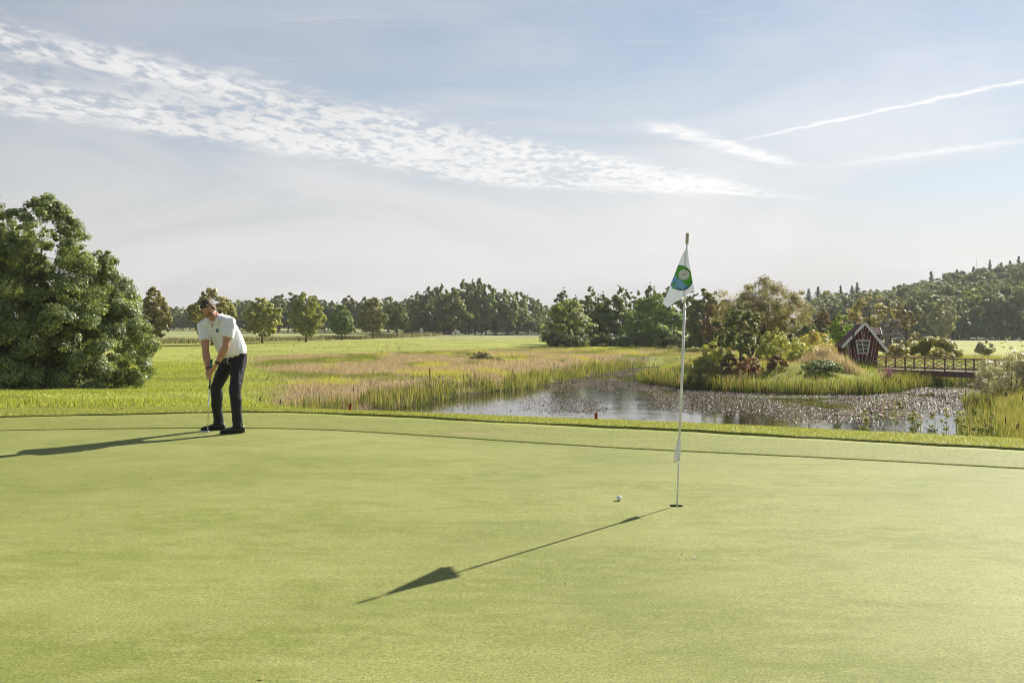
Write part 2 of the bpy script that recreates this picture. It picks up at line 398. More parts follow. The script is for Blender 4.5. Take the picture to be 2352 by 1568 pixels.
WATER = -2.9
POND = [(-6.3, 49.7), (-5.2, 54.6), (-2.7, 61.5), (.7, 66.4), (4.1, 76.8), (8.8, 89.4), (11.2, 96), (14.5, 100), (14, 94), (11.0, 86), (9.6, 79), (9.9, 72.8), (11.7, 66.4), (14.3, 63.0), (17.8, 61.0), (21.8, 60.9), (23.9, 62.5), (27.1, 67.3), (31.4, 71.5), (38, 74), (44, 70), (38, 64), (30, 61.5), (26.2, 55.4), (21.8, 45.4), (19.2, 40), (16, 33), (10, 29), (2, 28), (-4, 31), (-9.4, 36), (-9.4, 42), (-8.0, 46)]
def zland(x, y):
    x = np.asarray(x, float); y = np.asarray(y, float)
    yy = np.maximum(y, 1.0); az = x / yy
    e = np.maximum(y - lineC(np.clip(x, -15, 15)), 0.0)
    left = np.interp(y, [15.5, 20, 30, 53, 100, 170, 250, 300, 450, 800], [.05, -.22, -.78, -2.0, -2.02, -2.0, -2.0, -1.95, -.76, 0.2])
    right = np.interp(y, [15.5, 20, 30, 75, 100, 150, 260, 300, 420, 800], [.05, -.22, -.78, -1.45, -1.85, -2.2, -2.6, -2.2, -1.0, 0])
    w = sm(.12, .30, az)
    z = left * (1 - w) + right * w
    hill = sm(255, 400, y) * np.interp(az, [.24, .30, .40, .52, .7, 1.0], [0, 3, 7, 12, 17, 18])
    z = z + hill
    z = z + .16 * (fbm(x / 23., y / 23., 3) - .5) * sm(28, 50, y) + 1.1 * (fbm(x / 110., y / 110., 8) - .5) * sm(100, 180, y) * (1 - sm(.3, .36, az))
    # low tee mound on the far field
    z = z + .55 * np.exp(-((x + 16) / 17.) ** 2 - ((y - 262) / 16.) ** 2)
    # near bank falls from the crest
    zc = zg(x, lineC(np.clip(x, -15, 15))) * .65 - .05
    ew = 6.0 - 3.6 * sm(-5, 1, x)
    m = (y > 10) & (y < 120) & (np.abs(x) < 70)
    d = np.full(x.shape, 99.0); ins = np.zeros(x.shape, bool)
    if m.any(): d[m] = pdist(POND, x[m], y[m]); ins[m] = inside(POND, x[m], y[m])
    nb = (1 - sm(36, 46, y)) * sm(-6, -1, x)          # long gentle near bank
    bank = WATER + .02 + (.19 * (1 - nb) + .055 * nb) * d + .006 * (1 - nb * .8) * d * d
    z = np.where(ins, WATER - np.minimum(.9, .06 + .30 * d), np.minimum(z, np.where(m, bank, 99)))
    k = np.clip(e / ew, 0, 1); k = k * k * (3 - 2 * k); z = zc * (1 - k) + z * k
    z = np.where((e <= 0), np.minimum(zg(x, y) - .14, zg(x, 11.) ), z)
    return z

C_FIELD = np.array((.29, .315, .062)); C_FAR = np.array((.27, .285, .115)); C_MEAD = np.array((.26, .29, .058))
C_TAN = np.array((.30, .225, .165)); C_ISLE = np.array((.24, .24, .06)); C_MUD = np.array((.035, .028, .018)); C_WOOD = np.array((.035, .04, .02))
MARSH = [(-10.5, 42), (-8.2, 46), (-6.5, 50), (-5.4, 56), (-3, 62.5), (.2, 68), (3.6, 78), (8.2, 91), (11, 98), (17, 107), (34, 112), (46, 128), (24, 134), (4, 136), (-12, 118), (-26, 103), (-22, 86), (-15.5, 68), (-12, 55)]
ISLE = [(10.0, 72), (11.9, 66.6), (14.5, 63.2), (17.9, 61.2), (21.8, 61.1), (23.7, 62.7), (26.9, 67.7), (31, 72.5), (40, 76), (48, 98), (30, 112), (16, 104), (13.6, 93), (10.2, 82)]
RBANK = [(45, 69), (38.5, 63.5), (30, 61), (26.5, 55.2), (22.1, 45.2), (19.5, 39.8), (16.3, 32.5), (12, 28), (17, 19), (30, 30), (60, 60)]

def build_ground():
    gs = lambda a, b, n: a * (b / a) ** (np.arange(1, n + 1) / n)
    xs = np.concatenate([-gs(42, 650, 26)[::-1], np.arange(-42, 52.01, .8), gs(52, 650, 26)])
    ys = np.concatenate([np.linspace(-60, 4, 9), np.arange(5, 112, .8), gs(112, 850, 60)])
    X, Y = np.meshgrid(xs, ys); Z = zland(X, Y)
    x, y, z = X.ravel(), Y.ravel(), Z.ravel()
    far = sm(185, 250, y); c = C_FIELD[None] * (1 - far[:, None]) + C_FAR[None] * far[:, None]
    md = (sm(60, 45, y) if False else 1 - sm(52, 66, y)); c = c * (1 - md[:, None]) + C_MEAD[None] * md[:, None]
    def blend(c, w, k): return c * (1 - w[:, None]) + k[None] * w[:, None]
    c = blend(c, inside(MARSH, x, y) * (1.0), C_TAN); c = blend(c, inside(ISLE, x, y) * 1.0, C_ISLE)
    c = blend(c, inside(RBANK, x, y) * .8, C_ISLE)
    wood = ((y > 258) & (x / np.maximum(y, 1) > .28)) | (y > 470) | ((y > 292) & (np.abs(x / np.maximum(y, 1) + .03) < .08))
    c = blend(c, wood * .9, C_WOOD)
    c = blend(c, (z < WATER + .10) * 1.0, C_MUD)
    ny, nx = X.shape; i = np.arange(ny * nx).reshape(ny, nx)
    q = np.stack([i[:-1, :-1], i[:-1, 1:], i[1:, 1:], i[1:, :-1]], -1).reshape(-1, 4)
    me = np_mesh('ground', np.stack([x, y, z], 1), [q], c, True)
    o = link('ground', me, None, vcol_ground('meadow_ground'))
    tag(o, kind='structure')
build_ground()

# ---- green with a real cup hole, collar, rough bank
HOLE = Vector((1.272, 7.72, 0)); HOLE.z = float(zg(HOLE.x, HOLE.y)); HR = .054
M_GREEN = turf('putting_green_turf', (.252, .268, .078), (.188, .218, .048), (.300, .306, .112), .8, 230., .35, .003, (.8, 1.7, 1), .03)
M_FRINGE = turf('collar_turf', (.215, .236, .056), (.250, .264, .072), (.172, .206, .042), .9, 120., .6, .010, (.8, 1.6, 1), .0, dry=(.30, .235, .105))
M_ROUGH = turf('rough_turf', (.26, .285, .06), (.29, .31, .07), (.22, .25, .05), 1.4, 70., .8, .02)
def build_green():
    s = .16
    xs = np.unique(np.concatenate([np.linspace(-16, HOLE.x - s, 130), [HOLE.x - s, HOLE.x + s], np.linspace(HOLE.x + s, 16, 110)]).round(6))
    ys = np.concatenate([np.linspace(-8, HOLE.y - s, 40), np.linspace(HOLE.y + s, 8.6, 6)])
    ts = np.linspace(0, 1, 14)[1:]
    V = []; nx = len(xs)
    keep = xs
    rows = [(lambda y: np.minimum(y, lineG(keep) - .001 * (8.6 - y) - .05))(np.full(nx, yv)) for yv in ys]
    top = rows[-1]
    for t in ts: rows.append(top + (lineG(keep) - top) * t)
    Y = np.array(rows); X = np.repeat(keep[None], len(rows), 0); Z = zg(X, Y)
    i = np.arange(Y.size).reshape(Y.shape)
    q = np.stack([i[:-1, :-1], i[:-1, 1:], i[1:, 1:], i[1:, :-1]], -1).reshape(-1, 4)
    V = np.stack([X.ravel(), Y.ravel(), Z.ravel()], 1)
    cx = V[q].mean(1); hit = (np.abs(cx[:, 0] - HOLE.x) < s) & (np.abs(cx[:, 1] - HOLE.y) < s)
    q = q[~hit]
    # ring between the square gap and the round hole
    n = 48; base = len(V); R = []; O = []
    for k in range(n):
        a = 2 * math.pi * k / n; c, sn = math.cos(a), math.sin(a); m = s / max(abs(c), abs(sn))
        O.append((HOLE.x + c * m, HOLE.y + sn * m)); rr = HR * (1 + .02 * math.sin(k * 5.3)); R.append((HOLE.x + c * rr, HOLE.y + sn * rr))
    L = [(px, py, float(zg(px, py))) for px, py in O] + [(px, py, float(zg(px, py))) for px, py in R] + [(px, py, float(zg(px, py))) for px, py in R] + [(px, py, float(zg(px, py)) - .03) for px, py in R]
    V = np.concatenate([V, np.array(L)])
    rq = [(base + k, base + (k + 1) % n, base + n + (k + 1) % n, base + n + k) for k in range(n)] + [(base + 2 * n + k, base + 2 * n + (k + 1) % n, base + 3 * n + (k + 1) % n, base + 3 * n + k) for k in range(n)]
    me = np_mesh('putting_green', V, [q, np.array(rq)], None, True)
    tag(link('putting_green', me, None, M_GREEN), kind='structure')
    # collar strip
    xs = np.linspace(-15.8, 15.8, 500); r = []
    a, b = lineG(xs), lineS(xs); H = .004
    r.append((a - .004, zg(xs, a) - .02)); r.append((a + .002, zg(xs, a) + H))
    for t in np.linspace(.05, 1, 8): y = a + (b - a) * t; r.append((y, zg(xs, y) + H))
    r.append((b + .02, zg(xs, b) - .06))
    strip('collar', xs, r, M_FRINGE)
    # rough bank: its cut edge stands proud of the collar, then it rolls over the crest
    cst = lineC(xs); r = []
    r.append((b - .004, zg(xs, b) - .03)); r.append((b + .005, zg(xs, b) + .016 * sm(.25, .6, fbm(xs * .8, xs * 0 + 3., 77)) + .014)); 
    for t in (.12, .3, .5, .75, 1.0): y = b + .02 + (cst - b) * t; r.append((y, zg(xs, y) * (1 - .35 * t) + .024 - .035 * t))
    for e in (.5, 1.0, 1.7, 2.6): y = cst + e; r.append((y, zland(xs, y) + .02 - .03 * e))
    strip('rough_bank', xs, r, M_ROUGH)
def strip(name, xs, rows, mat):
    Y = np.array([a for a, _ in rows]); Z = np.array([b for _, b in rows]); X = np.repeat(xs[None], len(rows), 0)
    i = np.arange(Y.size).reshape(Y.shape)
    q = np.stack([i[:-1, :-1], i[:-1, 1:], i[1:, 1:], i[1:, :-1]], -1).reshape(-1, 4)
    tag(link(name, np_mesh(name, np.stack([X.ravel(), Y.ravel(), Z.ravel()], 1), [q], None, True), None, mat), kind='structure')
build_green()

def build_water():
    xs = np.linspace(-14, 52, 67); ys = np.linspace(24, 106, 83); X, Y = np.meshgrid(xs, ys)
    i = np.arange(X.size).reshape(X.shape); q = np.stack([i[:-1, :-1], i[:-1, 1:], i[1:, 1:], i[1:, :-1]], -1).reshape(-1, 4)
    c = np.stack([X.ravel()[q].mean(1), Y.ravel()[q].mean(1)], 1)
    near = inside(POND, c[:, 0], c[:, 1]) | (pdist(POND, c[:, 0], c[:, 1]) < 2.2)
    me = np_mesh('pond', np.stack([X.ravel(), Y.ravel(), np.full(X.size, WATER)], 1), [q[near]])
    tag(link('pond_water', me, None, water_mat()), kind='structure')
build_water()
# ------------------------------------------------------------------ plant builders
def leaf_arrays(P, N, size, rng, asp=.62, fold=.18):
    n = len(P); N = N / (np.linalg.norm(N, axis=1, keepdims=True) + 1e-9)
    t = rng.normal(size=(n, 3)); t -= N * (t * N).sum(1, keepdims=True); t /= np.linalg.norm(t, axis=1, keepdims=True) + 1e-9
    b = np.cross(N, t); s = np.asarray(size)[:, None]
    V = np.stack([P - t * s * .5, P + b * s * asp * .5 + N * s * fold, P + t * s * .5, P - b * s * asp * .5 + N * s * fold], 1).reshape(-1, 3)
    return V, np.arange(n * 4, dtype=np.int32).reshape(-1, 4)

PROF = {
 'round': lambda t: np.sqrt(np.clip(1 - (2 * t - .96) ** 2 * .98, 0.02, 1)),
 'egg': lambda t: np.clip(np.sin(np.pi * np.clip(t * .93 + .05, 0, 1)) ** .62 * (1.12 - .38 * t), .05, 1.1),
 'dome': lambda t: np.sqrt(np.clip(1 - t ** 2.1, 0.03, 1)) * (.90 + .1 * np.sin(np.pi * t)),
 'slope': lambda t: np.interp(t, [0, .15, .35, .5, .65, .8, .92, 1.0], [.96, 1.0, .94, .84, .69, .50, .30, .10]),
 'cone': lambda t: np.clip((1 - t) ** .75 * 1.02 + .05, .03, 1),
 'vase': lambda t: np.clip(.40 + .75 * np.sin(np.pi * np.clip(t, 0, 1) ** .8 * .86), .1, 1.1) * np.sqrt(np.clip(1.02 - t ** 4, .03, 1)),
 'column': lambda t: np.clip(np.sin(np.pi * np.clip(t * .9 + .07, 0, 1)) ** .5, .08, 1),
}
def crown_data(rng, R, z0, H, prof, ncl, per, leaf, ca, cb, clr=.24, shell=.55, lobes=.22, cc=None, ccp=0.0, flat=.75, spike=0.0, droop=0.0):
    """leaf positions in clumps that fill the crown's volume"""
    f = PROF[prof]
    nb = max(20, int(ncl * .55))                       # boughs, each carrying several leaf clumps
    tt = rng.random(nb * 8); ww = f(tt); keep = rng.random(nb * 8) < ww / ww.max(); t = tt[keep][:nb]; nb = len(t)
    th = rng.random(nb) * 2 * np.pi
    lob = 1 + lobes * (np.sin(3 * th + 5 * t + rng.random() * 6) * .5 + np.sin(5 * th - 9 * t + rng.random() * 6) * .35 + np.sin(2 * th + 14 * t + rng.random() * 6) * .5)
    br = R * clr * 1.05 * (.55 + .8 * rng.random(nb)) * (.6 + .4 * f(t))
    rr = np.maximum(R * f(t) * lob * (1 - shell * rng.random(nb) ** 2.2) - br * .55, 0)
    bc = np.stack([np.cos(th) * rr, np.sin(th) * rr, z0 + br * .5 + t * np.maximum(H - br * 1.1, .1)], 1)
    n = int(ncl * 2.2); bi = rng.integers(0, nb, n)
    out = np.stack([np.cos(th), np.sin(th), .25 + .5 * t], 1)[bi]
    d0 = rng.normal(size=(n, 3)); d0 /= np.linalg.norm(d0, axis=1, keepdims=True) + 1e-9; d0 = d0 + out * .55; d0 /= np.linalg.norm(d0, axis=1, keepdims=True) + 1e-9
    ce = bc[bi] + d0 * (br[bi] * (.5 + .5 * rng.random(n)))[:, None] * np.array([1, 1, flat])
    cs = br[bi] * (.36 + .34 * rng.random(n))
    if spike:   # loose leading shoots above the outline
        up = (rng.random(n) < .12) & (t[bi] > .5); ce[up, 2] += spike * H * rng.random(up.sum()); cs[up] *= .6
    m = (.62 * per * (.6 + .8 * rng.random(n)) * (cs / cs.mean()) ** 1.6).astype(int) + 3
    idx = np.repeat(np.arange(n), m); N = len(idx)
    d = rng.normal(size=(N, 3)); d /= np.linalg.norm(d, axis=1, keepdims=True) + 1e-9
    P = ce[idx] + d * (cs[idx] * rng.random(N) ** .45)[:, None] * np.array([1, 1, flat])
    if droop: P[:, 2] -= droop * cs[idx] * rng.random(N) ** 2 * 2
    P[:, 2] = np.maximum(P[:, 2], z0 * .6 + .02)
    Nn = d0[idx] * .75 + d * .45 + np.array([0, 0, .35]) + rng.normal(size=(N, 3)) * .34
    u = rng.random(N); c = np.array(ca)[None] * (1 - u[:, None]) + np.array(cb)[None] * u[:, None]
    if cc is not None:
        s = (rng.random(n) < ccp)[idx] & (rng.random(N) < .75); c[s] = np.array(cc)
    c = c * 2.6 * (.80 + .40 * rng.random(nb))[bi][idx][:, None] * (.8 + .4 * rng.random(N))[:, None]
    size = leaf * 1.1 * (.65 + .7 * rng.random(N))
    return P, Nn, size, c, ce, cs
def leaves_mesh(name, P, N, size, c, rng, asp=.62):
    V, Q = leaf_arrays(P, N, size, rng, asp)
    return np_mesh(name, V, [Q], np.repeat(c, 4, 0))
def limbs(mb, rng, ce, z0, H, rt, nl=14, lean=(0, 0), base=(0, 0), top=.72, wob=.04):
    """tapered trunk with limbs reaching into the leaf clumps"""
    hh = z0 + H * top; pts = []; k = 7
    for i in range(k):
        s = i / (k - 1)
        pts.append(Vector((base[0] + lean[0] * s + wob * H * .3 * math.sin(3.1 * s + rng.random()), base[1] + lean[1] * s + wob * H * .3 * math.sin(2.3 * s + rng.random()), -.25 + (hh + .25) * s)))
    rad = [rt * (1.35 if i == 0 else 1.0) * (1 - .86 * (i / (k - 1)) ** .8) + .008 for i in range(k)]
    mb.tube(pts, rad, 7)
    if len(ce) == 0: return
    sel = rng.choice(len(ce), min(nl, len(ce)), replace=False)
    for i in sel:
        e = Vector(ce[i]); s = min(.92, max(.16, (e.z - .28 * math.hypot(e.x - base[0], e.y - base[1])) / hh))
        j = s * (k - 1); a = int(min(j, k - 2)); st = pts[a].lerp(pts[a + 1], j - a)
        mid = st.lerp(e, .5) + Vector((0, 0, -.05 * (e - st).length)) + Vector(tuple(rng.normal(size=3))) * .05 * (e - st).length
        r0 = rt * (.52 - .32 * s)
        mb.tube([st, st.lerp(mid, .5), mid, e], [r0, r0 * .8, r0 * .55, r0 * .18], 5, caps=False)

M_BARK = plain('bark', (.085, .068, .05), .85, .15, 0, .35, 9., .6, 30.)
M_BIRCH = plain('pale_bark', (.42, .39, .34), .8, .15, 0, .4, 5., .3, 30.)
M_LEAF = leafmat('leaves', .46, .48, .35)
M_LEAFG = leafmat('glossy_leaves', .42, .42, .4, .012, .1)
M_GRASS = leafmat('grass_blades', .52, .6, .2, .0, .0, (1.05, 1.05, .7))
DKG, MDG = (.045, .068, .022), (.09, .12, .038)

def make_plant(rng, R, H, z0=0.0, prof='round', ncl=120, per=40, leaf=.1, ca=DKG, cb=MDG, rt=.12, nl=12, stems=1, asp=.62, **kw):
    P, N, s, c, ce, cs = crown_data(rng, R, z0, H, prof, ncl, per, leaf, ca, cb, **kw)
    mb = MB()
    for i in range(stems):
        a = rng.random() * 6.28; b = (0, 0) if stems == 1 else (math.cos(a) * R * .25 * rng.random(), math.sin(a) * R * .25 * rng.random())
        l = (0, 0) if stems == 1 else (math.cos(a) * R * .35, math.sin(a) * R * .35)
        limbs(mb, rng, ce, z0, H, rt * (1 if stems == 1 else .7), max(2, nl // stems), l, b, .72)
    return mb.mesh('trunk', True), leaves_mesh('crown', P, N, s, c, rng, asp)

def plant(name, label, cat, proto, loc, scale=(1, 1, 1), rotz=0.0, group=None, leafm=None, bark=None, parts=('trunk', 'crown')):
    e = empty(name, loc, rotz, label, cat, group); e.scale = scale
    link(parts[0], proto[0], e, bark or M_BARK); link(parts[1], proto[1], e, leafm or M_LEAF)
    return e

def conifer(rng, H, R, ca=(.030, .046, .024), cb=(.060, .080, .038), leaf=.46):
    P = []; N = []; mb = MB(); mb.tube([(0, 0, -.3), (0, 0, H * .5), (0, 0, H)], [H * .016, H * .011, .02], 6)
    nz = int(H * 3.4)
    for i in range(nz):
        t = i / nz; z = H * (.14 + .85 * t) ; r = R * 1.35 * (1 - t) ** .85 * (.45 + .85 * rng.random()) + .15
        for k in range(int(7 + 5 * (1 - t))):
            a = rng.random() * 6.283; L = r * (.6 + .5 * rng.random())
            m = max(3, int(L / .22)); s = (np.arange(m) + rng.random(m) * .6) / m
            px = np.cos(a) * s * L; py = np.sin(a) * s * L; pz = z - .30 * L * s + .18 * L * s ** 2.5
            P.append(np.stack([px, py, pz], 1) + rng.normal(size=(m, 3)) * .07)
            N.append(np.stack([rng.normal(size=m), rng.normal(size=m), .1 + .7 * rng.random(m)], 1))
    P = np.concatenate(P); N = np.concatenate(N); n = len(P); u = rng.random(n)[:, None]
    c = (np.array(ca) * (1 - u) + np.array(cb) * u) * (.75 + .5 * rng.random(n))[:, None]
    return mb.mesh('trunk', True), leaves_mesh('crown', P, N, leaf * (.6 + .7 * rng.random(n)), c, rng, .6)

def blades_mesh(name, x, y, z, h, w, lean, c, rng, seg=1, face=None, tipc=1.0):
    """grass, reeds: upright pointed blades. lean is the horizontal throw of the tip"""
    n = len(x); a = rng.random(n) * np.pi if face is None else face + rng.normal(size=n) * .5
    dx, dy = np.cos(a) * w * .5, np.sin(a) * w * .5
    b = rng.random(n) * 2 * np.pi; lx, ly = np.cos(b) * lean, np.sin(b) * lean
    if seg == 1:
        V = np.stack([np.stack([x - dx, y - dy, z], 1), np.stack([x + dx, y + dy, z], 1), np.stack([x + lx, y + ly, z + h], 1)], 1).reshape(-1, 3)
        return np_mesh(name, V, [np.arange(n * 3, dtype=np.int32).reshape(-1, 3)], np.repeat(c, 3, 0))
    mx, my, mz = x + lx * .30, y + ly * .30, z + h * .58
    V = np.stack([np.stack([x - dx, y - dy, z], 1), np.stack([x + dx, y + dy, z], 1), np.stack([mx + dx * .85, my + dy * .85, mz], 1), np.stack([mx - dx * .85, my - dy * .85, mz], 1), np.stack([x + lx, y + ly, z + h], 1)], 1).reshape(-1, 3)
    i = np.arange(n, dtype=np.int32)[:, None] * 5
    cc = np.stack([c * .9, c * .9, c, c, c * np.array(tipc)], 1).reshape(-1, 3)
    return np_mesh(name, V, [i + np.array([[0, 1, 2, 3]]), i + np.array([[3, 2, 4]])], cc)

def in_view(x, y, pad=1.5):
    return np.abs(x) < .5145 * y + pad
def scatter(rng, poly, n, pw=1.0):
    """points in a polygon, denser towards the viewpoint side (y small) by pw"""
    p = np.array(poly); x0, y0 = p.min(0); x1, y1 = p.max(0); X = np.zeros(0); Y = np.zeros(0)
    while len(X) < n:
        x = x0 + (x1 - x0) * rng.random(n * 3); y = y0 + (y1 - y0) * rng.random(n * 3)
        k = rng.random(n * 3) < (y0 / y) ** pw if pw else np.ones(n * 3, bool)
        x, y = x[k], y[k]; k = in_view(x, y) & inside(poly, x, y); x, y = x[k], y[k]
        X = np.concatenate([X, x]); Y = np.concatenate([Y, y])
    return X[:n], Y[:n]
def pal(rng, n, cols, w=None, jit=.2):
    cols = np.array(cols); i = rng.choice(len(cols), n, p=w); return cols[i] * (1 + jit * (rng.random(n) * 2 - 1))[:, None]
def stuff(name, me, label, cat, mat=None):
    return tag(link(name, me, None, mat or M_GRASS), label, cat, None, 'stuff')
# ------------------------------------------------------------------ grasses and reeds
R_ = np.random.default_rng
def grasses():
    rng = R_(11)
    # rough on the bank
    n = 85000; x = rng.uniform(-9, 8.4, n); b = lineS(x); c = lineC(x); t = rng.random(n) ** .9 * 1.55
    y = b + .01 + (c - b) * t; k = in_view(x, y, .4); x, y, t, b = x[k], y[k], t[k], b[k]; n = len(x)
    e = np.maximum(y - lineC(x), 0)
    z = np.where(t <= 1, zg(x, y) * (1 - .35 * np.minimum(t, 1)) + .018 - .035 * t, zland(x, y) + .012 - .03 * e)
    h = .014 + .016 * rng.random(n) + .010 * fbm(x * 2, y * 2, 5)
    edge = np.exp(-((y - b) / .05) ** 2); h = h * (1 + 1.5 * edge * sm(.25, .65, fbm(x * .8, x * 0 + 3., 77)))
    cl = pal(rng, n, [(.30, .325, .085), (.36, .37, .11), (.24, .275, .07), (.42, .38, .18)], [.35, .35, .2, .1])
    stuff('rough_grass', blades_mesh('rough_grass', x, y, z, h, .008 + .006 * rng.random(n), .025 * rng.random(n), cl, rng), 'short bright rough grass along the crest of the bank behind the green', 'grass')
    # ragged tips where the collar meets the green
    n = 16000; x = rng.uniform(-7.5, 6.5, n); y = lineG(x) + .004 + .05 * rng.random(n) ** 2
    stuff('collar_grass', blades_mesh('collar_grass', x, y, zg(x, y) + .003, .004 + .007 * rng.random(n) * fbm(x * 1.5, x * 0, 19), .006 + 0 * x, .012 * rng.random(n), pal(rng, n, [(.15, .18, .04), (.20, .22, .06)]), rng), 'thin fringe of longer turf edging the putting green', 'grass')
    # left meadow
    MEAD = [(-12, 15.8), (2, 15.3), (-2, 24), (-6, 30), (-9.8, 36), (-10.4, 43), (-13.5, 56), (-18, 70), (-28, 88), (-46, 88), (-36, 60), (-24, 44), (-10, 20)]
    n = 150000; x, y = scatter(rng, MEAD, n, 1.3); x = x + rng.normal(size=n) * .03 * y; y = y + np.abs(rng.normal(size=n)) * .04 * y; k = (y > lineC(np.clip(x, -15, 15)) + .6) & (pdist(POND, x, y) > 1.5) & ~inside(POND, x, y); x, y = x[k], y[k]; n = len(x); f = fbm(x / 2.5, y / 5., 21); g = fbm(x / 7., y / 9., 22)
    h = (.025 + .12 * np.maximum(f - .42, 0) + .03 * rng.random(n)) * (1 + y / 45.); 
    cl = pal(rng, n, [(.30, .345, .06), (.38, .41, .085), (.21, .26, .05), (.44, .40, .19)], [.4, .34, .16, .1]); cl[g > .58] *= np.array([.72, .78, .8])
    stuff('meadow_grass', blades_mesh('meadow_grass', x, y, zland(x, y) - .02, h, (.010 + .012 * rng.random(n)) * (1 + y / 40.), h * .6 * rng.random(n), cl, rng), 'uncut bright green meadow grass below the bank and round the big leafy tree', 'grass')
    # dry marsh grass
    n = 200000; x, y = scatter(rng, MARSH, n, .8); x = x + rng.normal(size=n) * 1.6 * fbm(x / 6., y / 6., 30); y = y + rng.normal(size=n) * 2.2 * fbm(x / 6., y / 6., 33); k = (pdist(POND, x, y) > .3) & ~inside(POND, x, y); x, y = x[k], y[k]; n = len(x); f = fbm(x / 5., y / 8., 31, 4); g = fbm(x / 3.5, y / 6., 35, 3)
    tan = pal(rng, n, [(.45, .355, .26), (.38, .295, .21), (.28, .21, .15), (.50, .42, .31)], [.4, .3, .15, .15])
    grn = pal(rng, n, [(.13, .165, .04), (.20, .235, .055), (.34, .36, .075)], [.45, .33, .22])
    far = sm(112, 126, y); mixg = (rng.random(n) < sm(.52, .62, f + .05 * (1 - sm(-14, -6, x))) * .92 + .10) | (rng.random(n) < far * .75)
    cl = np.where(mixg[:, None], grn, tan); yel = (g > .63) & (rng.random(n) < .7) & (y > 55); cl[yel] = pal(rng, yel.sum(), [(.48, .48, .08), (.42, .44, .07)])
    h = (.18 + .26 * rng.random(n)) * (.6 + .8 * g) * np.where(mixg, .85, 1.0) * (.7 + .3 * sm(45, 75, y))
    stuff('marsh_grass', blades_mesh('marsh_grass', x, y, zland(x, y) - .03, h, .012 + .016 * rng.random(n), h * .9 * rng.random(n), cl, rng, 2, None, (1.12, 1.05, 1.05)), 'tall dry pinkish tan marsh grass with green patches beyond the pond', 'grass')
    # island and right bank sward
    n = 75000; x, y = scatter(rng, ISLE, n, .6); f = fbm(x / 3., y / 4., 41, 3)
    cl = np.where((f > .55)[:, None], pal(rng, n, [(.42, .37, .18), (.34, .27, .15)]), pal(rng, n, [(.26, .30, .055), (.38, .41, .08), (.18, .22, .045)]))
    h = (.16 + .38 * rng.random(n)) * (.35 + 1.0 * f); h[(y > 66) & (y < 73) & (x > 19) & (x < 23.5)] *= .45
    stuff('island_grass', blades_mesh('island_grass', x, y, zland(x, y) - .03, h, .022 + .02 * rng.random(n), h * .5 * rng.random(n), cl, rng), 'yellow green grass and weeds covering the island round the red hut', 'grass')
    n = 30000; x, y = scatter(rng, RBANK, n, .5); f = fbm(x / 3., y / 4., 43, 3)
    cl = pal(rng, n, [(.24, .27, .05), (.34, .34, .09), (.19, .21, .05), (.40, .30, .17)]); h = (.25 + .5 * rng.random(n)) * (.5 + .9 * f)
    stuff('bank_weeds', blades_mesh('bank_weeds', x, y, zland(x, y) - .03, h, .02 + .02 * rng.random(n), h * .5 * rng.random(n), cl, rng), 'rank grass and weeds on the near bank beside the footbridge', 'grass')
    # weed strip under the avenue trees
    n = 16000; s = rng.random(n); x = np.interp(s, [0, 1], [-62, -22]) + rng.normal(size=n) * 2.2; y = np.interp(s, [0, 1], [166, 258]) + rng.normal(size=n) * 2.2
    f = fbm(x / 4., y / 6., 51, 3); h = (.35 + .7 * rng.random(n)) * (.4 + 1.2 * f)
    cl = np.where((rng.random(n) < .4)[:, None], pal(rng, n, [(.36, .29, .19), (.30, .22, .14)]), pal(rng, n, [(.10, .13, .04), (.15, .17, .06), (.08, .10, .03)]))
    stuff('weed_strip', blades_mesh('weed_strip', x, y, zland(x, y) - .05, h, .09 + .09 * rng.random(n), h * .4 * rng.random(n), cl, rng), 'strip of tall weeds and dry grass along the row of avenue trees', 'weeds')
    # scattered tufts on the mown field
    n = 14000; x = rng.uniform(-80, 30, n); y = 95 + 110 * rng.random(n); k = in_view(x, y) & ~inside(MARSH, x, y) & (x < 18) & (fbm(x / 4., y / 9., 61) > .52); x, y = x[k], y[k]; n = len(x)
    stuff('field_tufts', blades_mesh('field_tufts', x, y, zland(x, y) - .02, .06 + .12 * rng.random(n), .05 + .08 * rng.random(n), .08 * rng.random(n), pal(rng, n, [(.15, .19, .04), (.20, .23, .05), (.12, .15, .04)]), rng), 'scattered grass tufts on the bright mown field before the avenue trees', 'grass')
grasses()

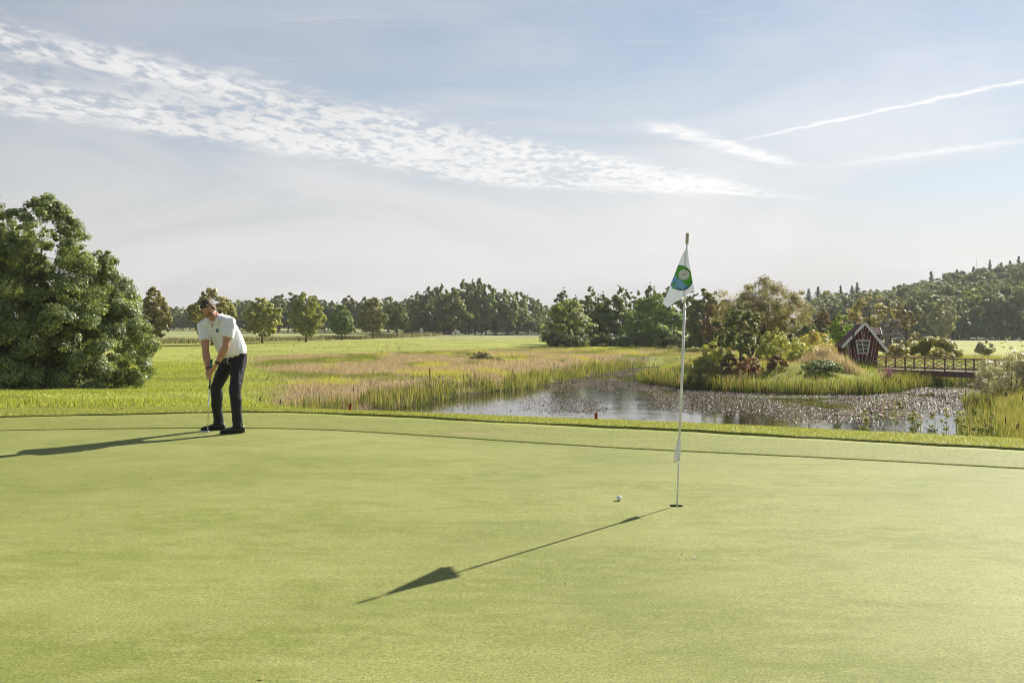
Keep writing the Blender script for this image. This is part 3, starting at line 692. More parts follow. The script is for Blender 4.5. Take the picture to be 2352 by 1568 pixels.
def reeds():
    rng = R_(5)
    def along(line, n, wid, seed, hh, label, cats, thin=1.0):
        L = np.array(line, float); sl = np.hypot(*np.diff(L, axis=0).T); cu = np.concatenate([[0], np.cumsum(sl)])
        s = rng.random(n) * cu[-1]; x = np.interp(s, cu, L[:, 0]); y = np.interp(s, cu, L[:, 1])
        tx = np.interp(s + .3, cu, L[:, 0]) - np.interp(s - .3, cu, L[:, 0]); ty = np.interp(s + .3, cu, L[:, 1]) - np.interp(s - .3, cu, L[:, 1]); l = np.hypot(tx, ty) + 1e-6
        off = (rng.random(n) - .22) * wid * (.5 + fbm(s / 2.5, s * 0 + seed, seed)); x = x - ty / l * off; y = y + tx / l * off
        dens = fbm(s / 1.3, off / 1.5 + 40, seed + 3); k = rng.random(n) < sm(.18, .5, dens); x, y, s = x[k], y[k], s[k]; m = len(x)
        h = hh * (.45 + .6 * rng.random(m)) * (.75 + .5 * fbm(s / 3., s * 0 + 9., seed + 1))
        cl = pal(rng, m, [(.12, .16, .035), (.19, .23, .05), (.34, .33, .08), (.34, .26, .145), (.055, .065, .022)], [.28, .23, .15, .16, .18])
        me = blades_mesh('reed_bed', x, y, np.maximum(zland(x, y), WATER - .1) - .05, h, (.014 + .018 * rng.random(m)) * thin, h * .42 * rng.random(m) ** 1.6, cl, rng, 2, None, (1.35, 1.2, 1.0))
        stuff('reed_bed', me, label, 'reeds')
        # cattail spikes
        mb = MB(); kk = rng.choice(m, 60 if m > 60 else m, replace=False)
        for i in kk:
            bz = max(float(zland(x[i], y[i])), WATER - .1); t = Vector((x[i] + rng.normal() * .06, y[i], bz + hh * (.85 + .25 * rng.random())))
            b = Vector((x[i], y[i], bz - .05)); d = (t - b).normalized()
            mb.tube([b, t], [.006, .005], 4); mb.tube([t - d * .24, t - d * .22, t - d * .06, t - d * .04], [.006, .021, .021, .006], 6); mb.tube([t, t + d * .1], [.004, .002], 4)
        return mb
    isle = [(9.9, 78), (9.9, 72.8), (11.7, 66.6), (14.3, 63.1), (17.8, 61.1), (21.8, 61.0), (23.9, 62.6), (27.1, 67.5), (31.4, 71.7), (38, 74.2), (43, 72)]
    lef = [(-9.8, 39), (-9.5, 42.2), (-8.1, 46.1), (-6.4, 49.7), (-5.3, 54.6), (-2.8, 61.5), (.6, 66.5), (4.0, 76.9), (8.7, 89.5), (11.1, 96), (14.5, 100)]
    rig = [(38, 64), (30, 61.5), (26.2, 55.4), (21.8, 45.4), (19.2, 40), (16, 33), (12, 29.4)][::-1]
    m1 = along(isle, 14000, 1.7, 3, 1.0, 'dense belt of green and yellow cattails fringing the island', 'reeds')
    m2 = along(lef, 11000, 2.2, 7, .9, 'reeds fringing the marsh side of the pond', 'reeds')
    m3 = along([(p[0], p[1]) for p in rig[::-1]], 13000, 5.0, 9, .85, 'thick yellow green reeds on the near right bank below the willow shrub', 'reeds', .85)
    m = MB()
    for k in (m1, m2, m3): m.add(k.v, k.f)
    tag(m.build('cattail_spikes', plain('cattail_brown', (.055, .032, .018), .85, .1)), 'brown cattail spikes standing among the pond reeds', 'cattails', None, 'stuff')
    # sparse stalks standing in the water
    n = 420; x = rng.uniform(13, 22, n); y = rng.uniform(38, 62, n); k = inside(POND, x, y) & (fbm(x / 1.7, y / 2.5, 71) > .60) & (pdist(POND, x, y) < 5.5); x, y = x[k], y[k]; n = len(x)
    stuff('water_stalks', blades_mesh('water_stalks', x, y, np.full(n, WATER - .1), .35 + .6 * rng.random(n), .02 + 0 * x, .15 * rng.random(n), pal(rng, n, [(.17, .20, .04), (.28, .22, .08)]), rng, 2), 'thin stalks standing apart in the shallow water near the right bank', 'reeds')
    # floating weed
    n = 560000; x = rng.uniform(-10, 42, n); y = 30 + 68 * rng.random(n) ** 1.2; k = inside(POND, x, y) & in_view(x, y); x, y = x[k], y[k]
    f = fbm(x / 3.2, y / 9., 81, 4); g = fbm(x / .9, y / 2.4, 85, 3)
    open_ = sm(6, 0, x - (y - 50) * .18) if False else sm(4.5, -1.5, -x + (0)) * 0
    clear = np.clip(1 - sm(-1.5, 5.0, x - (y - 46) * .10), 0, 1) * (1 - sm(66, 74, y))      # open water by the left shore
    near = 1 - sm(43.0, 49.0, y + 2.0 * np.sin(x * .55) + 6 * (f - .5))                         # open lane by the near bank
    p = sm(.30, .46, f + .55 * (g - .5)) * (1 - .90 * clear) * (1 - .9 * near)
    k = rng.random(len(x)) < p * .56; x, y = x[k], y[k]; n = len(x)
    P = np.stack([x, y, np.full(n, WATER + .012)], 1); N = np.stack([rng.normal(size=n) * .24, rng.normal(size=n) * .24, np.ones(n)], 1)
    cl = pal(rng, n, [(.16, .115, .105), (.21, .16, .145), (.09, .07, .06), (.25, .20, .165), (.15, .16, .07)], [.3, .3, .2, .12, .08])
    P[:, 2] += .02 * rng.random(n)
    me = leaves_mesh('floating_weed', P, N, .045 + .060 * rng.random(n), cl, rng, .75)
    tag(link('floating_weed', me, None, leafmat('pond_weed', .12, .55, .3, 0, 0)), 'mat of brown purple floating pond leaves over the water', 'pondweed', None, 'stuff')
    # water lily patches
    for (cx, cy, rx, ry, n, lab) in ((16.2, 58.6, 2.6, 1.0, 130, 'flat green lily pads with yellow leaves floating before the island'), (17.6, 47.5, 2.4, 2.2, 120, 'reddish and yellow lily pads floating by the right bank reeds')):
        th = rng.random(n) * 6.28; r = np.sqrt(rng.random(n)); x = cx + rx * r * np.cos(th); y = cy + ry * r * np.sin(th); V = []; Fc = []; CL = []
        for i in range(n):
            rr = .09 + .10 * rng.random(); a0 = rng.random() * 6.28; b = len(V); tl = rng.normal() * .10; V.append((x[i], y[i], WATER + .030 + .01 * rng.random())); c = pal(rng, 1, [(.13, .20, .06), (.20, .26, .08), (.34, .30, .05), (.22, .07, .035)], [.45, .3, .15, .1] if cy > 50 else [.25, .2, .3, .25])[0]; CL.append(c)
            for k in range(11):
                a = a0 + .3 + 5.7 * k / 10; V.append((x[i] + rr * math.cos(a), y[i] + rr * math.sin(a), WATER + .036 + tl * rr * math.cos(a) + (.05 * rng.random() if rng.random() < .15 else 0))); CL.append(c)
            Fc += [(b, b + 1 + k, b + 2 + k) for k in range(10)]
        stuff('lily_pads', np_mesh('lily_pads', np.array(V), [np.array(Fc)], np.array(CL)), lab, 'lily pads', M_LEAFG)
reeds()

# ------------------------------------------------------------------ trees and shrubs
def ground_z(x, y): return float(zland(np.array([x]), np.array([y]))[0])
def stand(px, d, dz=-.05):
    x = (px - 1176) / F * d; return Vector((x, d, ground_z(x, d) + dz))
def size_from(px0, px1, ytop, d, base):      # crown radius and height of something spanning these picture columns at distance d
    R = (px1 - px0) / 2 / F * d; top = CAMZ + (745 - ytop) / F * d; return R, top - base

def big_tree():
    rng = R_(101)
    for (px, d, R, H, n, nm, sc) in ((92, 53.5, 5.5, 10.6, 620, 'broad green alder reaching to the ground at the meadow edge, sunlit clumps on its right', 1), (-60, 55.5, 5.2, 11.4, 480, 'leafy green alder pressed against the broad one, its left half out of sight', 2)):
        b = stand(px, d)
        P, N, s, c, ce, cs = crown_data(R_(100 + sc), R, -.3, H + .3, 'slope', int(n * 1.15), 190, .122, (.050, .068, .026), (.130, .148, .060), clr=.135, shell=.55, lobes=.12, flat=.8, spike=.045)
        mb = MB(); r2 = R_(7 + sc)
        for (ox, oy, lx, ly) in ((-.6, .3, -1.0, .4), (.5, -.2, .8, -.3), (1.5, .4, 1.6, .6), (-1.7, -.3, -1.8, 0.2)):
            limbs(mb, r2, ce, .3, H, .17, 10, (lx, ly), (ox, oy), .6)
        e = empty('alder_tree', b, 0, nm, 'tree', 'alders at the meadow edge')
        link('trunk', mb.mesh('trunk', True), e, M_BARK); link('crown', leaves_mesh('crown', P, N, s, c, rng, .72), e, M_LEAFG)
big_tree()

def avenue():
    rows = [ # centre px, distance, crown px0, px1, top, label
     (352, 150, 312, 391, 660, 'browning round maple half hidden behind the broad alder'),
     (486, 158, 433, 538, 659, 'maple with ragged golden leaves behind the standing golfer'),
     (601, 172, 560, 646, 678, 'golden maple with low ragged crown and short trunk, first right of the golfer'),
     (702, 184, 657, 746, 671, 'full egg shaped maple, yellowing on its right, next to the ragged golden one'),
     (784, 204, 754, 814, 699, 'smallest dark green round maple of the avenue row'),
     (855, 222, 819, 888, 681, 'tall oval maple with reddish tinge between two dark green ones'),
     (911, 240, 881, 939, 691, 'dark rounded maple standing last in the avenue row by the tee sign')]
    cols = [((.085, .095, .03), (.165, .135, .05)), ((.085, .105, .03), (.18, .165, .055)), ((.09, .11, .03), (.19, .18, .058)), ((.08, .11, .03), (.18, .19, .05)), ((.06, .085, .028), (.11, .135, .045)), ((.075, .085, .03), (.14, .13, .055)), ((.06, .085, .028), (.105, .13, .044))]
    for i, (px, d, a, b, top, lab) in enumerate(rows):
        rng = R_(200 + i); p = stand(px, d); R, H = size_from(a, b, top, d, p.z)
        z0 = H * (.10 if i in (0, 1) else .14); ragged = i in (1, 2)
        pr = make_plant(rng, R, H - z0, z0, 'egg', 240, 56, .27 if not ragged else .30, cols[i][0], cols[i][1], .20, 16, clr=.22 if not ragged else .20, shell=.5, lobes=.10 if not ragged else .22, spike=.0 if not ragged else .05)
        plant('avenue_maple', lab, 'tree', pr, p, group='avenue maples', leafm=M_LEAF)
avenue()

def woods():
    # prototypes shared by the copies
    rng = R_(300)
    dk = [make_plant(R_(301 + i), 4.6, 11.5, 1.6, p, 200, 42, .46, (.050, .074, .028), (.105, .130, .050), .26, 14, clr=.22, lobes=.2, spike=.05) for i, p in enumerate(('egg', 'dome', 'egg', 'round'))]
    ol = [make_plant(R_(311 + i), 4.6, 11.5, 1.4, p, 150, 46, .52, (.070, .088, .028), (.15, .155, .055), .26, 14, clr=.25, lobes=.24, spike=.04) for i, p in enumerate(('egg', 'dome'))]
    hb = [make_plant(R_(341 + i), 5.2, 11.2, 1.6, p, 210, 42, .46, (.050, .070, .030), (.105, .125, .052), .26, 12, clr=.22, lobes=.12) for i, p in enumerate(('round', 'dome', 'round'))]
    con = [conifer(R_(321 + i), 15.0, 2.5) for i in range(3)]
    poplar = make_plant(R_(331), 3.0, 13, 1.5, 'column', 130, 40, .5, (.055, .075, .03), (.10, .12, .05), .2, 12, clr=.26, lobes=.3, spike=.07)
    def put(px, d, top, proto, H0, R0, wpx, name, lab, grp, cat='tree'):
        p = stand(px, d, -.2); top = top + (7 if 'spruce' in name else 0); H = CAMZ + (745 - top) / F * d - p.z; s = H / H0; r = (wpx / 2 / F * d) / R0
        plant(name, lab, cat, proto, p, (r, r, s), rng.random() * 6.28, grp)
    # far wood edge behind the left field
    for i, (px, top) in enumerate([(372, 712), (392, 706), (414, 702), (437, 700), (458, 708), (528, 690), (550, 686), (572, 688), (622, 684), (640, 672), (662, 664), (684, 670), (722, 676), (745, 690), (768, 688), (800, 676), (815, 690), (838, 683), (872, 684), (893, 680), (930, 684), (948, 676)]):
        d = 455 - .08 * (px - 372) + rng.uniform(-6, 6)
        if px > 600: d -= 60
        k = dk[i % 4] if i % 3 else ol[i % 2]
        if top in (664, 672, 670): k = poplar
        put(px, d, top, k, 13.1 if k is not poplar else 15.6, 4.6 if k is not poplar else 3.2, 58, 'woodland_tree', 'hazy green tree in the far wood edge behind the avenue maples', 'far wood edge trees')
    for i in range(22):
        px = 372 + i * 27 + rng.uniform(-5, 5); put(px, 430 - .1 * (px - 372) + rng.uniform(-5, 5), 716 + rng.uniform(-8, 8), dk[i % 4], 13.1, 4.6, 52, 'understorey_tree', 'low dark tree at the foot of the far wood edge', 'far wood understorey')
    # grove beside the tee
    grove = [(962, 300, 668, 52, 0), (985, 296, 660, 56, 1), (1012, 305, 650, 60, 0), (1036, 290, 656, 74, 4), (1068, 306, 640, 66, 0), (1092, 300, 634, 66, 2), (1116, 303, 650, 60, 3), (1140, 306, 662, 56, 0), (1166, 310, 660, 56, 2), (1190, 318, 668, 52, 3), (1214, 328, 676, 46, 0), (1236, 340, 688, 42, 1), (1254, 352, 700, 36, 3)]
    for i, (px, d, top, w, k) in enumerate(grove):
        pr = (dk + ol)[k]
        lab = 'big yellow green tree lit at the front of the grove behind the tee' if k == 4 else 'tall dark tree in the grove behind the tee'
        put(px, d, top, pr, 13.1, 4.6, w, 'grove_tree', lab, None if k == 4 else 'grove behind the tee')
    for i, px in enumerate((948, 972, 1000, 1030, 1075, 1105, 1135, 1160, 1185, 1210, 1236)):
        put(px, 292 + .1 * (px - 948), 722 + rng.uniform(-8, 10), dk[(i + 1) % 4], 13.1, 4.6, 50, 'grove_understorey_tree', 'dark low tree under the grove behind the tee', 'grove understorey')
    # hillside wood at the right
    sky_x = [1850, 1900, 1960, 2010, 2060, 2110, 2160, 2210, 2260, 2310, 2352, 2400]; sky_y = [672, 668, 672, 662, 655, 645, 634, 622, 612, 604, 596, 588]
    rows = [(262, 64, .0), (285, 56, .28), (315, 50, .52), (350, 46, .74), (390, 44, .92), (425, 42, 1.0)]
    for r, (d, w, f) in enumerate(rows):
        px = 1862 + r * 9 if r > 1 else 1990 + 20 * r
        if r < 2: px = 2085 + 18 * r
        while px < 2395:
            st = np.interp(px, sky_x, sky_y); low = np.interp(px, [1850, 2100, 2352], [720, 672, 655]); top = low * (1 - f) + (st - 1) * f + rng.uniform(-6, 6)
            k = ol[0] if rng.random() < .14 else hb[int(rng.integers(0, 3))]
            put(px, d + rng.uniform(-8, 8), top, k, 13.1, 4.6, w * rng.uniform(1.05, 1.4), 'hillside_tree', 'broad leaved tree in the hazy wood covering the hillside', 'hillside wood')
            px += w * rng.uniform(.60, .82)
    for i, px in enumerate(range(2080, 2400, 27)):
        put(px + rng.uniform(-5, 5), 254, 735 + rng.uniform(-9, 9), dk[i % 4], 13.1, 4.6, 48, 'wood_edge_tree', 'dark low tree at the foot of the hillside wood', 'hillside wood edge')
    for i, (px, top, d) in enumerate([(1858, 655, 430), (1879, 650, 425), (1931, 648, 430), (1957, 648, 430), (1969, 640, 428), (2000, 656, 432), (2052, 650, 430), (2068, 646, 432), (2139, 615, 425), (2190, 622, 430), (2198, 611, 425), (2236, 604, 425), (2274, 588, 425), (2300, 594, 425), (2320, 590, 430), (2340, 580, 425)]):
        put(px, d, top, con[i % 3], 15.0, 2.5, 30 + 10 * rng.random(), 'spruce_tree', 'dark pointed spruce rising along the skyline of the hillside wood', 'skyline spruces')
    # dead spar on the skyline
    p = stand(2242, 424); H = CAMZ + (745 - 592) / F * 424 - p.z; mb = MB(); mb.tube([(0, 0, -.3), (0, 0, H * .6), (.1, 0, H)], [.22, .13, .03], 6)
    for i in range(14):
        z = H * (.62 + .37 * i / 14); a = i * 2.4; L = 1.9 * (1 - i / 15); mb.tube([(0, 0, z), (math.cos(a) * L, math.sin(a) * L, z - .25 * L)], [.06, .02], 4)
    e = empty('dead_tree', p, 0, 'bare dead spruce on the skyline of the hillside wood', 'tree'); mb.build('trunk', M_BIRCH, e)
    # birch before the wood
    p = stand(2170, 238); R, H = size_from(2139, 2206, 676, 238, p.z)
    plant('birch_tree', 'pale drooping birch standing alone before the hillside wood', 'tree', make_plant(R_(350), R, H * .86, H * .13, 'egg', 170, 70, .30, (.13, .14, .075), (.24, .24, .15), .16, 14, clr=.22, lobes=.28, shell=.7, droop=.5), p, bark=M_BIRCH)
woods()

def alder_group():
    rows = [(1306, 150, 1244, 1372, 688, 'dome', 'broad alder with yellowing right side, outermost of the thicket beside the field', (.07, .09, .03), (.16, .165, .05), .06),
            (1404, 156, 1348, 1472, 676, 'dome', 'dark rounded alder between the yellowing one and the pale topped one', (.055, .078, .030), (.10, .125, .045), .0),
            (1505, 146, 1440, 1574, 672, 'dome', 'dense dome shaped alder with pale green top in the thicket behind the flag', (.062, .086, .030), (.125, .15, .05), .0),
            (1618, 140, 1570, 1668, 664, 'egg', 'dark tall alder on the right of the thicket, close to the orange tree', (.058, .072, .026), (.12, .125, .045), .0)]
    for i, (px, d, a, b, top, pf, lab, ca, cb, sp) in enumerate(rows):
        p = stand(px, d); R, H = size_from(a, b, top, d, p.z)
        plant('thicket_alder', lab, 'tree', make_plant(R_(400 + i), R, H * .985, .15, pf, 210, 74, .27, ca, cb, .2, 14, 3, clr=.21, lobes=.18, shell=.6, spike=.0), p, group='alder thicket')
    back = [(1292, 164, 1268, 1318, 658), (1318, 166, 1300, 1345, 672), (1362, 166, 1336, 1392, 653), (1388, 168, 1368, 1412, 668), (1432, 162, 1412, 1458, 646), (1462, 166, 1446, 1486, 662), (1492, 162, 1472, 1516, 646), (1545, 160, 1520, 1580, 638), (1590, 160, 1566, 1616, 655)]
    pr = [make_plant(R_(420 + i), 2.0, 9.0, 1.0, 'column', 110, 36, .26, (.045, .060, .022), (.085, .10, .036), .14, 12, clr=.30, lobes=.30, spike=.07) for i in range(3)]
    for i, (px, d, a, b, top) in enumerate(back):
        p = stand(px, d); R, H = size_from(a, b, top, d, p.z)
        plant('upright_alder', 'slim upright alder showing its tip above the thicket', 'tree', pr[i % 3], p, (R / 2, R / 2, H / 10.6), i * 1.3, 'alder tips behind the thicket')
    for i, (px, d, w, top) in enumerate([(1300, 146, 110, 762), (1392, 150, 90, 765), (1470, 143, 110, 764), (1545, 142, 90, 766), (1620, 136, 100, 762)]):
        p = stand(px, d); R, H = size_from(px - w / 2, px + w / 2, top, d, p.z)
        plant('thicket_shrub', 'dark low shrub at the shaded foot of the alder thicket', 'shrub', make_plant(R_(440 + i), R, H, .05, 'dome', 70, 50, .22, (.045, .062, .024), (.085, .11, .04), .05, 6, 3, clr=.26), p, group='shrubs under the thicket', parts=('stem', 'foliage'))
    for i, (px, d, a, b, top, ca, cb) in enumerate([(1640, 128, 1600, 1672, 700, (.085, .075, .032), (.15, .12, .06)), (1668, 124, 1640, 1712, 690, (.06, .07, .028), (.12, .12, .045)), (1890, 118, 1864, 1910, 706, (.085, .07, .03), (.15, .11, .05)), (1860, 112, 1838, 1886, 738, (.06, .09, .03), (.12, .15, .05)), (1800, 125, 1760, 1850, 720, (.04, .055, .02), (.08, .09, .03)), (1730, 130, 1690, 1770, 700, (.04, .052, .02), (.08, .09, .03)), (1925, 122, 1895, 1960, 728, (.05, .06, .025), (.09, .10, .035))]):
        p = stand(px, d); R, H = size_from(a, b, top, d, p.z)
        lab = ['rusty tinted young tree at the end of the alder thicket', 'dark green tree behind the left edge of the orange tree', 'small dark brown leaved round tree beyond the island shrubs', 'glossy dark green rounded tree right of the orange tree', 'dark tree filling the shade beneath the orange crown', 'dark tree behind the leaning orange trunk', 'dull green tree behind the hut side of the island'][i]
        plant('background_tree', lab, 'tree', make_plant(R_(450 + i), R, H * .97, .3, 'egg', 130, 56, .23, ca, cb, .13, 12, 2, clr=.24, lobes=.26, spike=.04), p, group='trees beyond the island')
alder_group()

def island_plants():
    # leaning orange-brown tree
    d = 84; p = stand(1722, d); k = F / d
    P, N, s, c, ce, cs = crown_data(R_(500), 4.15, 2.0, 5.2, 'egg', 330, 56, .14, (.115, .10, .05), (.19, .16, .09), clr=.17, shell=.62, lobes=.28, cc=(.12, .135, .045), ccp=.42, spike=.10, droop=.35)
    off = np.array([1.15, 0, 0]); P += off; ce += off
    mb = MB(); rr = R_(501)
    mb.tube([(0, 0, -.2), (.25, 0, .9), (.9, .1, 1.9), (1.7, .1, 2.9), (2.4, .2, 4.2)], [.20, .16, .14, .10, .04], 8)
    mb.tube([(.25, 0, .9), (0, -.1, 2.4), (-.5, -.2, 4.3)], [.12, .09, .03], 7); mb.tube([(.9, .1, 1.9), (2.3, -.2, 2.5), (3.6, -.2, 3.4)], [.10, .07, .03], 6)
    limbs(mb, rr, ce, 2.1, 5.0, .11, 34, (1.6, 0), (.3, 0), .7)
    e = empty('orange_tree', p, 0, 'wide airy tree with orange brown autumn leaves and leaning forked trunk', 'tree')
    link('trunk', mb.mesh('trunk', True), e, M_BARK); link('crown', leaves_mesh('crown', P, N, s, c, R_(502), .5), e, leafmat('airy_leaves', .45, .5, .3, .02, .2, (1.1, 1.05, .8)))
    def bush(name, lab, px0, px1, top, d, ca, cb, seed, prof='dome', ncl=90, per=55, leaf=.10, dz=-.05, zb=.03, cat='shrub', grp=None, mat=None, bark=None, **kw):
        p = stand((px0 + px1) / 2, d, dz); R, H = size_from(px0, px1, top, d, p.z); kw.setdefault('clr', .24)
        pr = make_plant(R_(seed), R, H * .97, zb * H, prof, ncl, per, leaf, ca, cb, .045 if cat == 'shrub' else .12, 9, 3 if cat == 'shrub' else 1, **kw)
        plant(name, lab, cat, pr, p, group=grp, leafm=mat or M_LEAFG, bark=bark, parts=('stem', 'foliage') if cat == 'shrub' else ('trunk', 'crown'))
    Y1, Y2 = (.13, .145, .042), (.25, .245, .075)
    bush('ivy_tree', 'narrow dark green tree standing before the leaning orange one', 1654, 1745, 708, 71, (.05, .065, .025), (.105, .115, .045), 510, 'column', 170, 62, .10, -.05, .10, 'tree', clr=.22, lobes=.36, cc=(.18, .13, .06), ccp=.08)
    bush('red_leaved_shrub', 'dark red shrub at the foot of the narrow dark tree', 1652, 1700, 812, 68.5, (.05, .035, .022), (.11, .06, .04), 511, leaf=.075, per=40, grp='red leaved shrubs')
    bush('red_leaved_shrub', 'reddish brown shrub with bronze tips between the dark one and the lone one', 1696, 1755, 816, 67.5, (.08, .048, .028), (.19, .10, .06), 512, leaf=.075, per=40, grp='red leaved shrubs')
    bush('red_leaved_shrub', 'bronze red shrub standing alone on the lit grass', 1760, 1806, 815, 67.5, (.07, .045, .025), (.16, .085, .05), 513, leaf=.075, per=40, grp='red leaved shrubs')
    bush('yellow_green_shrub', 'big speckled yellow green shrub below the orange crown', 1735, 1838, 752, 76, Y1, Y2, 514, ncl=120, per=60, lobes=.3, grp='yellow green shrubs')
    bush('yellow_green_shrub', 'pale flowering looking yellow green shrub between the big speckled one and the tan grass', 1800, 1925, 760, 80, Y1, (.34, .31, .10), 515, ncl=130, per=60, lobes=.3, cc=(.30, .19, .08), ccp=.15, grp='yellow green shrubs')
    bush('yellow_green_shrub', 'small yellow green shrub left of the narrow dark tree', 1616, 1690, 764, 75, Y1, (.28, .29, .08), 516, lobes=.3, grp='yellow green shrubs')
    bush('yellow_green_shrub', 'low yellow green shrub in the weeds near the left tip of the island', 1580, 1650, 815, 74, (.13, .15, .04), (.24, .24, .08), 517, lobes=.3, per=44, grp='yellow green shrubs')
    bush('yellow_green_shrub', 'leafy yellow green shrub crowding the tan plume grass', 1822, 1900, 792, 74, Y1, (.30, .30, .09), 532, ncl=110, per=55, lobes=.3, grp='yellow green shrubs')
    bush('grey_green_shrub', 'grey green trailing shrub above the cattails at the narrow dark tree', 1570, 1672, 828, 67.5, (.075, .08, .035), (.15, .14, .06), 518, per=50, leaf=.08, lobes=.3)
    bush('dark_bramble', 'dark green bramble mound below the tan plume grass', 1840, 1934, 826, 66.5, (.045, .065, .028), (.11, .125, .055), 519, ncl=110, per=55, leaf=.085, lobes=.28)
    bush('hut_tree', 'fresh green young tree growing against the left side of the red hut', 1898, 1968, 716, 83, (.075, .12, .026), (.17, .225, .05), 520, 'egg', 140, 62, .12, -.05, .06, 'tree', clr=.24, lobes=.36)
    bush('airy_tree', 'airy orange leaved tree spreading behind the hut roof', 1944, 2050, 700, 96, (.125, .115, .06), (.21, .185, .11), 521, 'vase', 150, 44, .15, -.05, .25, 'tree', leafmat('airy_leaves', .45, .5, .3, .02, .2, (1.1, 1.05, .8)), clr=.18, lobes=.4, droop=.2)
    bush('airy_tree', 'small orange leaved tree with sidelong boughs right of the hut', 2050, 2112, 726, 97, (.125, .115, .06), (.20, .175, .10), 522, 'vase', 90, 40, .15, -.05, .3, 'tree', leafmat('airy_leaves', .45, .5, .3, .02, .2, (1.1, 1.05, .8)), clr=.18, lobes=.45)
    bush('pale_birch', 'pale yellow green young birch just right of the hut roof', 2012, 2078, 714, 88, (.15, .17, .05), (.29, .29, .11), 523, 'egg', 140, 50, .12, -.05, .05, 'tree', None, M_BIRCH, clr=.21, lobes=.34)
    bush('rust_shrub', 'rust tinted yellow shrub between the hut and the bridge', 2028, 2088, 785, 82, (.12, .115, .035), (.20, .155, .06), 524, lobes=.34, per=50)
    bush('round_shrub', 'dense round shrub with yellow lit top behind the bridge rail', 2088, 2202, 768, 86, (.055, .075, .02), (.19, .18, .045), 525, ncl=150, per=66, leaf=.13, lobes=.2)
    bush('yellow_low_shrub', 'low golden shrub seen through the bridge rail', 2130, 2190, 800, 82, (.11, .11, .03), (.19, .17, .045), 526, per=40)
    bush('spiky_shrub', 'upright grey green shrub of bundled stems beyond the bridge', 2244, 2284, 780, 96, (.12, .13, .08), (.20, .20, .13), 527, 'vase', 60, 40, .12, clr=.3, spike=.25)
    bush('willow_shrub', 'silvery grey green willow shrub overhanging the bridge end', 2240, 2400, 806, 53, (.13, .135, .085), (.27, .265, .19), 528, 'dome', 170, 62, .085, -.05, .03, 'shrub', None, leafmat('silver_leaves', .35, .42, .45), clr=.2, lobes=.3, spike=.25, flat=1.1)
    bush('willow_shrub_small', 'low willow shrub with sparse upright twigs behind the bridge end', 2290, 2352, 770, 64, (.13, .14, .08), (.25, .25, .16), 529, 'vase', 70, 36, .085, clr=.22, spike=.3, mat=leafmat('silver_leaves', .35, .42, .45))
    bush('marsh_shrub', 'single dark willow bush among the dry marsh grass', 1078, 1128, 806, 92, (.08, .09, .045), (.15, .15, .07), 530, 'vase', 60, 44, .11, clr=.28, spike=.2)
    bush('marsh_shrub_low', 'small yellowish bush beside the dark willow bush in the marsh', 1128, 1160, 822, 90, (.15, .15, .05), (.25, .23, .09), 531, per=36, leaf=.1)
    # tan plume grass by the hut
    rng = R_(540); n = 5200; x = 22.5 + .85 * rng.normal(size=n) + .5 * np.sin(np.arange(n) * 2.1); y = 70.5 + .8 * rng.normal(size=n); h = (.75 + .6 * rng.random(n)) * np.exp(-((x - 22.5) / 2.3) ** 2) * (.5 + 1.0 * fbm(x * 1.3, y * .9, 4))
    e = stuff('plume_grass', blades_mesh('plume_grass', x, y, zland(x, y) - .04, h, .014 + .014 * rng.random(n), h * .45 * rng.random(n), pal(rng, n, [(.42, .33, .24), (.50, .41, .31), (.33, .25, .17), (.20, .19, .06)], [.4, .3, .2, .1]), rng, 2, None, (1.2, 1.15, 1.15)), 'clump of tall tan plume grass in front of the red hut', 'grass')
    # purple loosestrife
    p = stand(2040, 66.5); rng = R_(541); mb = MB(); P = []; Nn = []
    for i in range(26):
        a = rng.random() * 6.28; b = Vector((math.cos(a) * .22, math.sin(a) * .22, 0)); t = b + Vector((rng.normal() * .22, rng.normal() * .15, 1.0 + .35 * rng.random())); mb.tube([b, t], [.008, .005], 4)
        for k in range(26): s = .55 + .45 * rng.random(); P.append(tuple(b.lerp(t, s) + Vector(tuple(rng.normal(size=3))) * .025))
    P = np.array(P); e = empty('loosestrife', p, 0, 'purple flowering loosestrife at the island end of the bridge', 'flowers')
    mb.build('stems', plain('green_stem', (.10, .13, .04)), e)
    fl = link('flowers', leaves_mesh('flowers', P, rng.normal(size=P.shape), np.full(len(P), .055), pal(rng, len(P), [(.33, .10, .30), (.42, .16, .38)]), rng, .8), e, M_GRASS); fl['kind'] = 'stuff'
    # weeds on the near bank edge
    rng = R_(550)
    for i, (px, top, d, hh, lab, sparse) in enumerate([(2067, 943, 15.2, .0, 'single leafy weed stem standing on the bank crest', 1), (2100, 962, 15.8, 0, 'bushy pale weed nearest the single leafy stem', 0), (2138, 968, 15.6, 0, 'thin pale weed between two bushier ones on the crest', 0), (2175, 958, 15.4, 0, 'pink flecked bushy weed before the reeds', 0), (2205, 950, 15.7, 0, 'tallest pale willowherb on the bank crest before the reeds', 0), (2245, 962, 15.3, 0, 'pale weed with seed fluff at the reed edge', 0), (2275, 964, 15.0, 0, 'pink tinged weed beside the seed fluff weed', 0), (1985, 962, 16.5, 0, 'low broad leaved weed peeping over the crest', 0)]):
        p = stand(px, d, -.08); H = CAMZ + (745 - top) / F * d - p.z; R = .045 + .05 * (not sparse)
        P, N, s, c, ce, cs = crown_data(R_(560 + i), .10 if not sparse else .07, H * (.4 if not sparse else .5), H * (.68 if not sparse else .56), 'column', 80 if not sparse else 30, 22 if not sparse else 8, .026 if not sparse else .05, (.065, .08, .028), (.14, .145, .07), clr=.6, lobes=.3, cc=(.20, .12, .15) if i in (3, 6) else (.19, .18, .12), ccp=.16)
        mb = MB()
